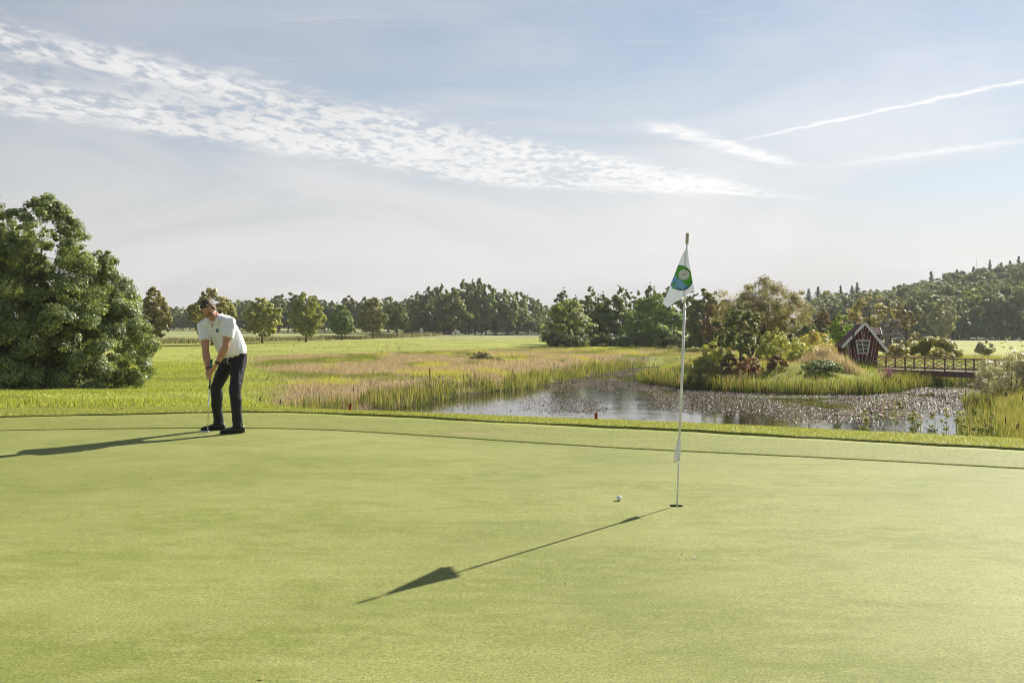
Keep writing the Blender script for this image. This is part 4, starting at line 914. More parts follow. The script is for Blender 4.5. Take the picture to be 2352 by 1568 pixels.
        for k in range(1 if sparse else 6): mb.tube([(rng.normal() * .03, rng.normal() * .03, -.1), (rng.normal() * .05, rng.normal() * .05, H * .95)], [.005, .002], 4)
        e = empty('bank_weed', p, 0, lab, 'weed', 'weeds on the bank crest'); mb.build('stem', plain('green_stem', (.10, .13, .04)), e); link('foliage', leaves_mesh('foliage', P, N, s, c, R_(570 + i), .4), e, M_LEAF)
    for i, (px, d, top, lab) in enumerate([(1799, 110, 0, ''), ]): pass
island_plants()
# ------------------------------------------------------------------ hut, bridge, flag, small things
M_RED = plain('oxblood_board', (.135, .036, .030), .75, .2, 0, .35, 3., .35, 25.)
M_WHITE = plain('white_paint', (.84, .83, .81), .55, .3, 0, .07, 5., .1, 40.)
M_ROOF = plain('roof_felt_shingle', (.12, .066, .060), .9, .15, 0, .3, 4., .5, 30.)
M_BLACK = plain('black_metal', (.015, .015, .017), .4, .5, .3, .2, 8.)
M_PANE = plain('window_pane', (.045, .047, .045), .08, .7, 0, .5, 1.2)
M_BRIDGE = plain('brown_stained_timber', (.185, .105, .088), .75, .2, 0, .25, 6., .3, 30.)
M_DECK = plain('weathered_deck', (.30, .26, .21), .85, .15, 0, .25, 5., .3, 30.)
M_STEEL = plain('galvanised', (.62, .62, .62), .3, .5, .9, .1, 5.)
M_SOIL = plain('dark_soil', (.03, .024, .016), .95, .05)
M_REDP = plain('red_paint', (.34, .035, .03), .55, .3, 0, .2, 7.)

def clip(poly, a, b, c):
    """keep the part of polygon where a*x + b*z <= c"""
    out = []; n = len(poly)
    for i in range(n):
        p, q = poly[i], poly[(i + 1) % n]; fp = a * p[0] + b * p[1] - c; fq = a * q[0] + b * q[1] - c
        if fp <= 0: out.append(p)
        if (fp < 0 < fq) or (fq < 0 < fp):
            t = fp / (fp - fq); out.append((p[0] + (q[0] - p[0]) * t, p[1] + (q[1] - p[1]) * t))
    return out
def hut():
    d = 76.0; x0 = (1985 - 1176) / F * d; z0 = ground_z(x0, d)
    H = empty('garden_hut', (x0, d, z0 - .02), math.radians(-6), 'crooked dark red garden hut with white trimmed steep roof on the island', 'hut')
    k = .00245
    def c(X, Y): return ((X - 1000) * k, (1430 - Y) * k)
    apex = c(1000, 225); le = c(300, 985); re = c(1690, 1118); D = 2.0
    def line(p, q):       # a x + b z <= c keeps below the roof
        a, b = -(q[1] - p[1]), (q[0] - p[0])
        if b < 0: a, b = -a, -b
        return a, b, a * p[0] + b * p[1]
    def under(poly):
        for p, q in ((le, apex), (re, apex)):
            a, b, cc = line(p, q); m = math.hypot(a, b); poly = clip(poly, a / m, b / m, cc / m - .05)
        return poly
    wallp = under([c(770, 1440), c(1388, 1440), c(1490, 600), c(1500, 300), c(420, 300), c(480, 930)])
    # the hut body behind the boards, white joints
    MB().prism(wallp, 0, D).build('wall', M_WHITE, H)
    # boards: fan of planks with uneven edges
    L = [((520, 930), (765, 1440)), ((545, 800), (655, 1440)), ((640, 700), (778, 1440)), ((712, 600), (872, 1440)), ((800, 500), (915, 1440)), ((895, 400), (935, 1440)), ((968, 310), (950, 1440)), ((1050, 330), (985, 1440)), ((1140, 410), (1010, 1440)), ((1218, 500), (1040, 1440)), ((1312, 600), (1170, 1440)), ((1412, 600), (1262, 1440)), ((1492, 600), (1388, 1440))]
    rng = random.Random(4)
    def X(l, Y): (xa, ya), (xb, yb) = l; return xa + (xb - xa) * (Y - ya) / (yb - ya)
    # bottom part below the window, upper part, sides: use the joints seen on the hut
    def plank(la, lb, ya, yb, gap=9):
        n = 7; A = []; B = []
        for i in range(n + 1):
            Y = ya + (yb - ya) * i / n
            A.append(c(X(la, Y) + gap + rng.uniform(-4, 4), Y)); B.append(c(X(lb, Y) - gap + rng.uniform(-4, 4), Y))
        poly = A + B[::-1]
        poly = under(poly)
        if len(poly) >= 3: MB().prism(poly[::-1] if False else poly, -.028 - rng.uniform(0, .008), -.002).build('plank', M_RED, H)
    WT, WB = 752, 1168
    full = [((480, 700), (600, 1440)), ((535, 760), (652, 1440)), ((625, 680), (778, 1440)), ((712, 610), (845, 1440))]
    for a, b in zip(full[:-1], full[1:]): plank(a, b, 430, 1440)
    right = [((1215, 530), (1050, 1440)), ((1312, 610), (1180, 1440)), ((1412, 600), (1262, 1440)), ((1498, 560), (1392, 1440))]
    for a, b in zip(right[:-1], right[1:]): plank(a, b, 430 if a is right[0] else 600, 1440)
    top = [full[-1], ((800, 505), (857, 760)), ((895, 405), (957, 760)), ((968, 310), (962, 760)), ((1050, 340), (978, 760)), ((1140, 420), (1068, 760)), right[0]]
    for a, b in zip(top[:-1], top[1:]): plank(a, b, 215, WT)
    bot = [((828, 1175), (872, 1440)), ((960, 1175), (940, 1440)), ((1085, 1175), (1035, 1440)), ((1110, 1168), (1062, 1440))]
    plank(full[-1], bot[0], WB, 1440); plank(bot[0], bot[1], WB, 1440); plank(bot[1], bot[2], WB, 1440)
    # window: crooked frame, bars and six panes
    W = link('window', MB().prism([c(760, 765), c(1158, 765), c(1095, 1150), c(828, 1150)], -.034, -.012).mesh('window'), H, M_BLACK)
    TL, TR, BR, BL = (755, 758), (1165, 758), (1100, 1160), (820, 1160)
    def bar(p, q, w, nm='window_bar', y=-.06):
        p = c(*p); q = c(*q); MB().bar((p[0], y, p[1]), (q[0], y, q[1]), .03, w, (0, 1, 0) if False else (0, 0, 1)).build(nm, M_WHITE, W)
    def flat(p, q, w, nm, y0, y1, mat, par):
        p = Vector(c(*p)); q = Vector(c(*q)); dd = (q - p).normalized(); n = Vector((-dd.y, dd.x)) * w / 2
        return MB().prism([p - n, q - n, q + n, p + n], y0, y1).build(nm, mat, par)
    for p, q in ((TL, TR), (TR, BR), (BL, BR), (TL, BL)): flat(p, q, .075, 'frame', -.082 - .004 * (p is TL), -.03, M_WHITE, W)
    flat((928, 765), (985, 1140), .055, 'glazing_bar', -.072, -.046, M_WHITE, W); flat((790, 878), (1130, 912), .04, 'glazing_bar', -.069, -.046, M_WHITE, W); flat((815, 1048), (1110, 1000), .04, 'glazing_bar', -.067, -.046, M_WHITE, W)
    cells = [[(770, 770), (925, 770), (942, 890), (788, 875)], [(935, 770), (1148, 770), (1128, 908), (950, 895)], [(795, 885), (945, 897), (962, 1020), (812, 1045)], [(955, 900), (1125, 915), (1110, 998), (972, 1020)], [(815, 1052), (965, 1028), (982, 1145), (828, 1145)], [(975, 1028), (1108, 1008), (1090, 1145), (992, 1145)]]
    for q in cells: MB().prism([c(*p) for p in q][::-1], -.046, -.040).build('pane', M_PANE, W)
    # roof: two slabs with overhang, shingle courses, white barge boards front and back
    y0, y1 = -.30, D + .15
    def slab(p, q, drop, nm, mat, parent, ya, yb, t=.07):
        P = Vector((p[0], p[1])); Q = Vector((q[0], q[1])); n = Vector((-(Q - P).y, (Q - P).x)).normalized()
        if n.y < 0: n = -n
        pts = [(P.x, ya, P.y), (Q.x, ya, Q.y), (Q.x + n.x * t, ya, Q.y + n.y * t), (P.x + n.x * t, ya, P.y + n.y * t)]
        pt2 = [(a, yb, z - drop * (1 if i in (1, 2) else 0)) for i, (a, _, z) in enumerate(pts)]
        m = MB(); m.add([Vector(v) for v in pts + pt2], [(0, 1, 2, 3), (7, 6, 5, 4), (1, 0, 4, 5), (2, 1, 5, 6), (3, 2, 6, 7), (0, 3, 7, 4)])
        return m.build(nm, mat, parent)
    R = slab(le, apex, .12, 'roof', M_ROOF, H, y0, y1)
    R2 = slab(re, apex, .12, 'roof', M_ROOF, H, y0, y1, .074)
    for (p, q, par) in ((le, apex, R), (re, apex, R2)):
        P = Vector(p); Q = Vector(q); n = Vector((-(Q - P).y, (Q - P).x)).normalized(); n = n if n.y > 0 else -n
        for i in range(11):      # overlapping shingle courses
            a = P.lerp(Q, i / 11.); b = P.lerp(Q, (i + 1.25) / 11. if i < 10 else 1.0)
            slab((a.x + n.x * .085, a.y + n.y * .085), (b.x + n.x * .073, b.y + n.y * .073), .12 * (i / 11.), 'shingle_course', M_ROOF, par, y0 + .01, y1 - .01, .018)
        for y in (y0 - .035, y1 + .002):
            Pn = P + n * .10; Qn = Q + n * .10; Pl = P - n * .09; Ql = Q - n * .09
            drop = .12 if y > 0 else 0
            m = MB().prism([(Pl.x, Pl.y), (Ql.x, Ql.y - drop), (Qn.x, Qn.y - drop), (Pn.x, Pn.y)], y, y + .033 + (.003 if par is R else 0)); m.build('barge_board', M_WHITE, par)
    # cross gable to the right
    rz, rx = c(1580, 405)[1], c(1575, 415)[0]; ez, ex = c(1500, 612)[1], c(1520, 620)[0]
    for sgn in (1, -1):
        yr = 1.0; ye = yr - sgn * 1.12
        m = MB(); t = .07; lx = .15
        V = [(lx, yr, rz + .04), (rx, yr, rz), (ex, ye, ez), (lx, ye, ez + .03)]
        m.add([Vector(v) for v in V] + [Vector((a, b, z + t)) for a, b, z in V], [(0, 1, 2, 3), (7, 6, 5, 4), (0, 4, 5, 1), (1, 5, 6, 2), (2, 6, 7, 3), (3, 7, 4, 0)])
        g = m.build('gable_roof', M_ROOF, H)
        for i in range(5):
            a, b = i / 5., min(1.0, (i + 1.2) / 5.)
            lerp = lambda u, v, s: u + (v - u) * s
            for_ = [(lx, lerp(ye, yr, a), lerp(ez + .03, rz + .04, a)), (lerp(ex, rx, a), lerp(ye, yr, a), lerp(ez, rz, a)), (lerp(ex, rx, b), lerp(ye, yr, b), lerp(ez, rz, b) - .012), (lx, lerp(ye, yr, b), lerp(ez + .03, rz + .04, b) - .012)]
            m = MB(); m.add([Vector((p, q, z + .083)) for p, q, z in for_] + [Vector((p, q, z + .102)) for p, q, z in for_], [(3, 2, 1, 0), (4, 5, 6, 7), (0, 1, 5, 4), (1, 2, 6, 5), (2, 3, 7, 6), (3, 0, 4, 7)]); m.build('shingle_course', M_ROOF, g)
        m = MB(); m.bar((rx + .03, yr, rz + .03), (ex + .03, ye, ez + .03), .05, .19, (1, 0, 0) if False else (0, 0, 1)); m.build('barge_board', M_WHITE, g)
    MB().prism([(c(1180, 0)[0], c(0, 1000)[1]), (c(1430, 0)[0], c(0, 1000)[1]), (c(1492, 0)[0], ez + .02), (c(1180, 0)[0], ez + .02)], .05, D - .05).build('gable_wall', M_RED, H)
    # lean-to corner on the left, bracket on the right, stove pipe
    MB().prism([c(375, 1330), c(520, 1330), c(470, 905), c(372, 930)], .75, D + .02).build('side_wall', M_RED, H)
    MB().prism([c(1470, 880), c(1590, 1010), c(1585, 1048), c(1540, 1048), c(1465, 955)], D - .1, D - .05).build('bracket', M_WHITE, H)
    P = [c(640, 490), c(640, 520), c(628, 615), c(655, 660), c(690, 735), c(640, 785), c(640, 870)]
    S = MB().tube([(a, -.38, b) for a, b in P], .058, 10).build('stove_pipe', M_BLACK, H, True)
    MB().bar((c(598, 478)[0], -.38, c(598, 478)[1]), (c(678, 512)[0], -.38, c(678, 512)[1]), .2, .06).build('pipe_cap', M_BLACK, S)
    a = c(625, 890); MB().box(a[0], -.20, a[1], .25, .36, .24).build('pipe_box', M_BLACK, S)
hut()

def bridge():
    A = Vector((26.5, 74.2, -1.02)); Bq = Vector((33.4, 66.9, -1.02)); d = (Bq - A).normalized(); n = Vector((-d.y, d.x, 0)); n = n if n.y > 0 else -n
    L = (Bq - A).length; E = empty('footbridge', (A + Bq) / 2 + Vector((0, 0, -1.35)), 0, 'brown timber footbridge with crossed railings over the pond inlet', 'bridge')
    o = (A + Bq) / 2 + Vector((0, 0, -1.35))
    nb = 7; W = 1.45
    for side in (0, 1):
        off = n * (W * side)
        P = [A + d * (L * i / nb) + off - o for i in range(nb + 1)]
        for i, p in enumerate(P):
            MB().bar(p + Vector((0, 0, -1.28 if 0 < i else -.95)), p + Vector((0, 0, .035)), .085, .085, (1, 0, 0)).build('post', M_BRIDGE, E)
        MB().bar(P[0] + Vector((0, 0, .0)) - d * .15, P[-1] + d * .15, .12, .05).build('handrail', M_BRIDGE, E)
        MB().bar(P[0] + Vector((0, 0, -.72)), P[-1] + Vector((0, 0, -.72)), .05, .06).build('bottom_rail', M_BRIDGE, E)
        for i in range(nb):
            a, b = P[i], P[i + 1]; z1, z2 = Vector((0, 0, -.04)), Vector((0, 0, -.70))
            q = n * .012
            MB().bar(a + z1 + q, b + z2 + q, .02, .045).build('brace', M_BRIDGE, E); MB().bar(a + z2 - q, b + z1 - q, .02, .045).build('brace', M_BRIDGE, E)
            m = (a + b) / 2 + (z1 + z2) / 2 - n * .035
            MB().ellipsoid(m, (.045, .02, .045), None, 10, 6).build('cross_plate', M_STEEL, E, True)
        MB().bar(P[0] + Vector((0, 0, -1.10)) + n * (.07 if not side else -.07) - d * .3, P[-1] + Vector((0, 0, -1.10)) + n * (.07 if not side else -.07) + d * .3, .09, .34).build('beam', M_BRIDGE, E)
    m0 = None; nd = 60
    for i in range(nd):
        s = (i + .5) / nd; c0 = A + d * (L * s) + n * (W * .5) - o + Vector((0, 0, -.885 + .004 * math.sin(i * 3.3)))
        if m0 is None:
            me = MB().box(0, 0, 0, L / nd - .018, W + .10, .045).mesh('deck_board')
        b = link('deck_board', me, E, M_DECK); b.location = c0; b.rotation_euler = (0, 0, math.atan2(d.y, d.x)); m0 = 1
bridge()

# ---- flagstick
def flagstick():
    base = Vector((HOLE.x + .004, HOLE.y + .005, HOLE.z - .10)); d = 7.70
    top = Vector((at(1579, 573, d).x, d + .03, at(1579, 573, d).z)); ax = (top - base)
    E = empty('flagstick', base, 0, 'white flagstick with a hanging round emblem flag standing in the hole', 'flagstick')
    Mp = plain('pole_white', (.74, .75, .70), .35, .4, 0, .08, 9.); Mt = plain('pole_tip', (.36, .33, .24), .4, .5, .4, .2, 8.)
    p = lambda t: ax * t
    MB().tube([p(0), p(.30)], [.0062, .0066], 12).build('lower_pole', Mp, E, True)
    MB().tube([p(.30), p(.303), p(.80), p(.80001)], [.0066, .0098, .0105, .006], 14).build('upper_pole', Mp, E, True)
    MB().tube([p(.80), p(1.0)], [.0085, .0075], 12).build('flag_spindle', Mp, E, True)
    MB().tube([p(1.0), p(1.022)], [.0045, .0045], 10).build('tip_rod', plain('steel_rod', (.25, .25, .27), .35, .5, .8), E, True)
    MB().tube([p(1.022), p(1.0225), p(1.062), p(1.0625)], [.004, .0125, .0125, .004], 14).build('tip_cap', Mt, E)
    tt = .775; MB().tube([p(tt), p(tt + .012)], [.0135, .0135], 14).build('flag_collar', Mp, E, True)
    # flag: cloth hanging in soft folds; outline measured on the cloth plane (right, up) in metres from the pole top
    s = d / F / 1.7415 / 5.225                     # metres per unit used below
    def uv(X, Y): return Vector(((X - 672) * s, (285 - Y) * s))
    RIGHT = [(285, 690), (350, 694), (450, 702), (600, 722), (800, 756), (1000, 790), (1130, 818)]
    LEFT = [(285, 640), (340, 600), (400, 570), (600, 490), (800, 415), (1000, 333), (1200, 245), (1390, 178)]
    BOT = [(178, 1390), (200, 1425), (275, 1497), (450, 1370), (600, 1270), (700, 1210), (818, 1130)]
    def edge(E_, Y): return np.interp(Y, [a for a, _ in E_], [b for _, b in E_])
    def bottomY(Xv): return np.interp(Xv, [a for a, _ in BOT], [b for _, b in BOT])
    # grid: u along the drop, v across
    nu, nv = 44, 26; V = []; Fc = []
    def depth(X, Y):      # folds: the cloth bellies towards and away from the viewer
        u = (Y - 285) / 1200.; v = (X - 672) * s
        w = v + (Y - 285) * .05 * s                 # distance from the pole
        return -.017 + (.40 * max(0.0, -w - .012) - .35 * max(0.0, w - .012)) + .010 * math.sin(v * 30. + u * 3.0) * u * min(1.0, abs(w) * 18)
    for i in range(nu + 1):
        f = i / nu
        for j in range(nv + 1):
            g = j / nv
            # left edge runs to the lower left tip; right edge ends higher: interpolate along both edges
            YL = 285 + (1390 - 285) * f; YR = 285 + (1130 - 285) * f
            XL, XR = edge(LEFT, YL), edge(RIGHT, YR)
            Xm = XL + (XR - XL) * g; Ym = YL + (YR - YL) * g
            # sag the lower hem
            hem = bottomY(np.clip(Xm, 178, 818)) - (1390 + (1130 - 1390) * np.clip((Xm - 178) / 640., 0, 1)); Ym = Ym + hem * f ** 3
            q = uv(Xm, Ym); V.append((q.x, depth(Xm, Ym), q.y))
    for i in range(nu):
        for j in range(nv):
            a = i * (nv + 1) + j; Fc.append((a, a + 1, a + nv + 2, a + nv + 1))
    mb = MB(); mb.v = V; mb.f = Fc
    fo = mb.build('flag', plain('flag_cloth', (.72, .76, .90), .8, .1, 0, .04, 12., .1, 300., .10), E, True)
    fo.location = p(1.0)
    # printed emblem: thin appliqué following the cloth
    bv = BVHTree.FromPolygons([Vector(v) for v in V], Fc)
    def onto(X, Y, lift):
        q = uv(X, Y); h = bv.ray_cast(Vector((q.x, -1, q.y)), Vector((0, 1, 0)))
        if h[0] is None:
            h = bv.find_nearest(Vector((q.x, depth(X, Y), q.y)));
        return (q.x, h[0].y - lift, q.y)
    def inside_flag(X, Y): return edge(LEFT, Y) + 6 < X < edge(RIGHT, Y) - 6
    def decal(nm, fn_in, box, n, lift, mat):
        """cells of a fine grid on the cloth where fn_in holds"""
        (xa, xb, ya, yb) = box; idx = {}; vv = []; ff = []
        def gv(i, j):
            if (i, j) not in idx: idx[(i, j)] = len(vv); vv.append(onto(xa + (xb - xa) * i / n, ya + (yb - ya) * j / n, lift))
            return idx[(i, j)]
        for i in range(n):
            for j in range(n):
                X = xa + (xb - xa) * (i + .5) / n; Y = ya + (yb - ya) * (j + .5) / n
                if inside_flag(X, Y) and fn_in(X, Y): ff.append((gv(i, j), gv(i + 1, j), gv(i + 1, j + 1), gv(i, j + 1)))
        m = MB(); m.v = vv; m.f = ff
        return m.build(nm, mat, fo, True)
    # tilted ellipse of the round badge
    cx, cy, ra, rb, rot = 535, 875, 245, 272, math.radians(-28)
    def ell(X, Y, k=1.0):
        dx, dy = X - cx, Y - cy; a = dx * math.cos(rot) + dy * math.sin(rot); b = -dx * math.sin(rot) + dy * math.cos(rot)
        return (a / (ra * k)) ** 2 + (b / (rb * k)) ** 2 < 1
    B = (240, 800, 580, 1170)
    cl = lambda nm, c: plain(nm, c, .8, .1, 0, .05, 10., 0, 40., .10)
    navy = cl('badge_navy', (.02, .03, .07)); blue = cl('badge_blue', (.22, .46, .82)); green = cl('badge_green', (.13, .40, .07)); whit = cl('badge_white', (.78, .80, .86))
    shore = lambda X: np.interp(X, [300, 420, 470, 540, 590, 660, 760], [800, 800, 880, 900, 980, 1030, 1090])
    ball = lambda X, Y, k=1: ((X - 606) / (110. * k)) ** 2 + ((Y - 812) / (106. * k)) ** 2 < 1
    decal('badge_rim', lambda X, Y: ell(X, Y), B, 110, .0010, navy)
    decal('badge_sea', lambda X, Y: ell(X, Y, .955), B, 110, .0018, blue)
    decal('badge_land', lambda X, Y: ell(X, Y, .955) and Y < shore(X) and not (X < 430 and Y > 790), B, 110, .0026, green)
    decal('badge_ball', lambda X, Y: ball(X, Y), (480, 730, 690, 930), 60, .0034, whit)
    decal('badge_island', lambda X, Y: ((X - 405 + (Y - 1000) * .35) / 26.) ** 2 + ((Y - 1000) / 42.) ** 2 < 1 or (365 < X < 432 and 1078 < Y < 1102), (360, 445, 950, 1110), 40, .0034, green)
    dots = [(606 + r * 110 * math.cos(a), 812 + r * 106 * math.sin(a)) for r, m in ((.78, 13), (.48, 8)) for a in [2 * math.pi * i / m for i in range(m)]]
    decal('ball_dimples', lambda X, Y: any((X - a) ** 2 + (Y - b) ** 2 < 64 for a, b in dots) or (abs(X - 606) < 8 and abs(Y - 805) < 20) or abs(Y - 812 + (X - 600) * .6) < 6 and 575 < X < 640, (490, 722, 700, 925), 90, .0042, navy)
    decal('coast_line', lambda X, Y: abs(X - 470 + (Y - 900) * .55) < 4 and 900 < Y < 1010 or abs(X - 650) < 5 and 665 < Y < 720, B, 120, .0042, navy)
    # lettering along the rim
    txt = "HOF BERG eV"; A0, A1 = 139, 44
    fd = bpy.data.curves.new('lettering', 'FONT')
    vv = []; ff = []
    for i, ch in enumerate(txt):
        if ch == ' ': continue
        ang = math.radians(A0 + (A1 - A0) * (i / (len(txt) - 1)) ** .94); r = .885
        a, b = ra * r * math.cos(ang), rb * r * math.sin(ang)
        # direction in the tilted frame
        X = cx + a * math.cos(rot) - b * math.sin(rot); Y = cy + a * math.sin(rot) + b * math.cos(rot)
        fd.body = ch; fd.size = 1.0; fd.align_x = 'CENTER'; fd.align_y = 'CENTER'
        o = bpy.data.objects.new('t', fd); col.objects.link(o); dg = bpy.context.evaluated_depsgraph_get(); me = bpy.data.meshes.new_from_object(o.evaluated_get(dg)); bpy.data.objects.remove(o)
        th = math.atan2(Y - cy, X - cx) - math.pi / 2; S = 56.; b0 = len(vv)
        bm = bmesh.new(); bm.from_mesh(me); bmesh.ops.triangulate(bm, faces=bm.faces); 
        for q in bm.verts:
            lx, ly = q.co.x * S * 1.1, -q.co.y * S
            vv.append(onto(X + lx * math.cos(th) - ly * math.sin(th), Y + lx * math.sin(th) + ly * math.cos(th), .0050))
        bm.verts.index_update(); ff += [tuple(b0 + k.index for k in f.verts) for f in bm.faces]; bm.free(); bpy.data.meshes.remove(me)
    m = MB(); m.v = vv; m.f = ff; m.build('lettering', navy, fo)
    bpy.data.curves.remove(fd)
    # small white pin-position tag on the lower pole
    V = []; Fc = []; n = 12; t0 = p(.300); t1 = p(.215)
    for i in range(n + 1):
        f = i / n; q = t0.lerp(t1, f); wd = .014 + .034 * f ** .7 - .010 * max(0, f - .85) / .15
        for j in range(5):
            g = j / 4 - .5; V.append((q.x - .003 - wd * .35 * f + wd * g, q.y - .012 - wd * g * 1.1 - .006 * math.sin(f * 4 + g * 6), q.z - .012 * f * (g < 0)))
    for i in range(n):
        for j in range(4): a = i * 5 + j; Fc.append((a, a + 1, a + 6, a + 5))
    m = MB(); m.v = V; m.f = Fc; t = m.build('position_tag', plain('tag_plastic', (.80, .80, .79), .5, .3, 0, .05, 8., 0, 40., .2), E, True)
    sd = t.modifiers.new('thickness', 'SOLIDIFY'); sd.thickness = .0015
flagstick()
def hole_and_ball():
    n = 40; e = empty('hole_cup', HOLE, 0, 'round hole in the green with a recessed white cup liner', 'hole')
    def ring(r, z0, z1, inner=False):
        V = [(r * math.cos(2 * math.pi * k / n), r * math.sin(2 * math.pi * k / n), z) for z in (z0, z1) for k in range(n)]
        return MB().add(V, [(k, (k + 1) % n, n + (k + 1) % n, n + k) for k in range(n)])
    ring(.0532, -.036, -.006).build('soil_rim', M_SOIL, e, True)
    ring(.0525, -.125, -.034).build('cup_liner', M_WHITE, e, True)
    MB().add([(.0525 * math.cos(2 * math.pi * k / n), .0525 * math.sin(2 * math.pi * k / n), -.125) for k in range(n)], [tuple(range(n))]).build('cup_floor', M_SOIL, e)
    # ball with dimples
    bm = bmesh.new(); bmesh.ops.create_icosphere(bm, subdivisions=5, radius=.02135)
    gold = math.pi * (3 - 5 ** .5); N = 330; D = np.array([[math.cos(gold * i) * math.sqrt(1 - (1 - 2 * (i + .5) / N) ** 2), math.sin(gold * i) * math.sqrt(1 - (1 - 2 * (i + .5) / N) ** 2), 1 - 2 * (i + .5) / N] for i in range(N)])
    co = np.array([v.co[:] for v in bm.verts]); u = co / np.linalg.norm(co, axis=1, keepdims=True); mx = (u @ D.T).max(1); ang = np.arccos(np.clip(mx, -1, 1)); k = np.clip(1 - (ang / .082) ** 2, 0, 1)
    for v, kk, uu in zip(bm.verts, k, u): v.co -= Vector(uu) * .00045 * float(kk)
    me = bpy.data.meshes.new('golf_ball'); bm.to_mesh(me); bm.free(); me.polygons.foreach_set('use_smooth', np.ones(len(me.polygons), bool))
    m, T, out = base_mat('ball_white'); oc = T.new('ShaderNodeTexCoord').outputs['Object']; x, y, z = T.sep(oc)
    # small dark print low on the ball
    r = T.math('ADD', T.math('POWER', T.math('DIVIDE', T.math('ADD', x, .003), .0035), 2.0), T.math('POWER', T.math('DIVIDE', T.math('ADD', z, .009), .0028), 2.0))
    pr = T.math('MULTIPLY', T.sstep(r, .7, 1.1, 1, 0), T.math('LESS_THAN', y, 0.0))
    p = pbsdf(T, T.mix(pr, (.86, .86, .88, 1), (.05, .06, .12, 1)), .3, .5); T.l.new(p.outputs[0], out.inputs[0])
    x, y = .852, 7.92
    o = link('golf_ball', me, None, m); o.location = (x, y, float(zg(x, y)) + .0205); tag(o, 'white dimpled golf ball lying on the green near the hole', 'golf ball')
hole_and_ball()

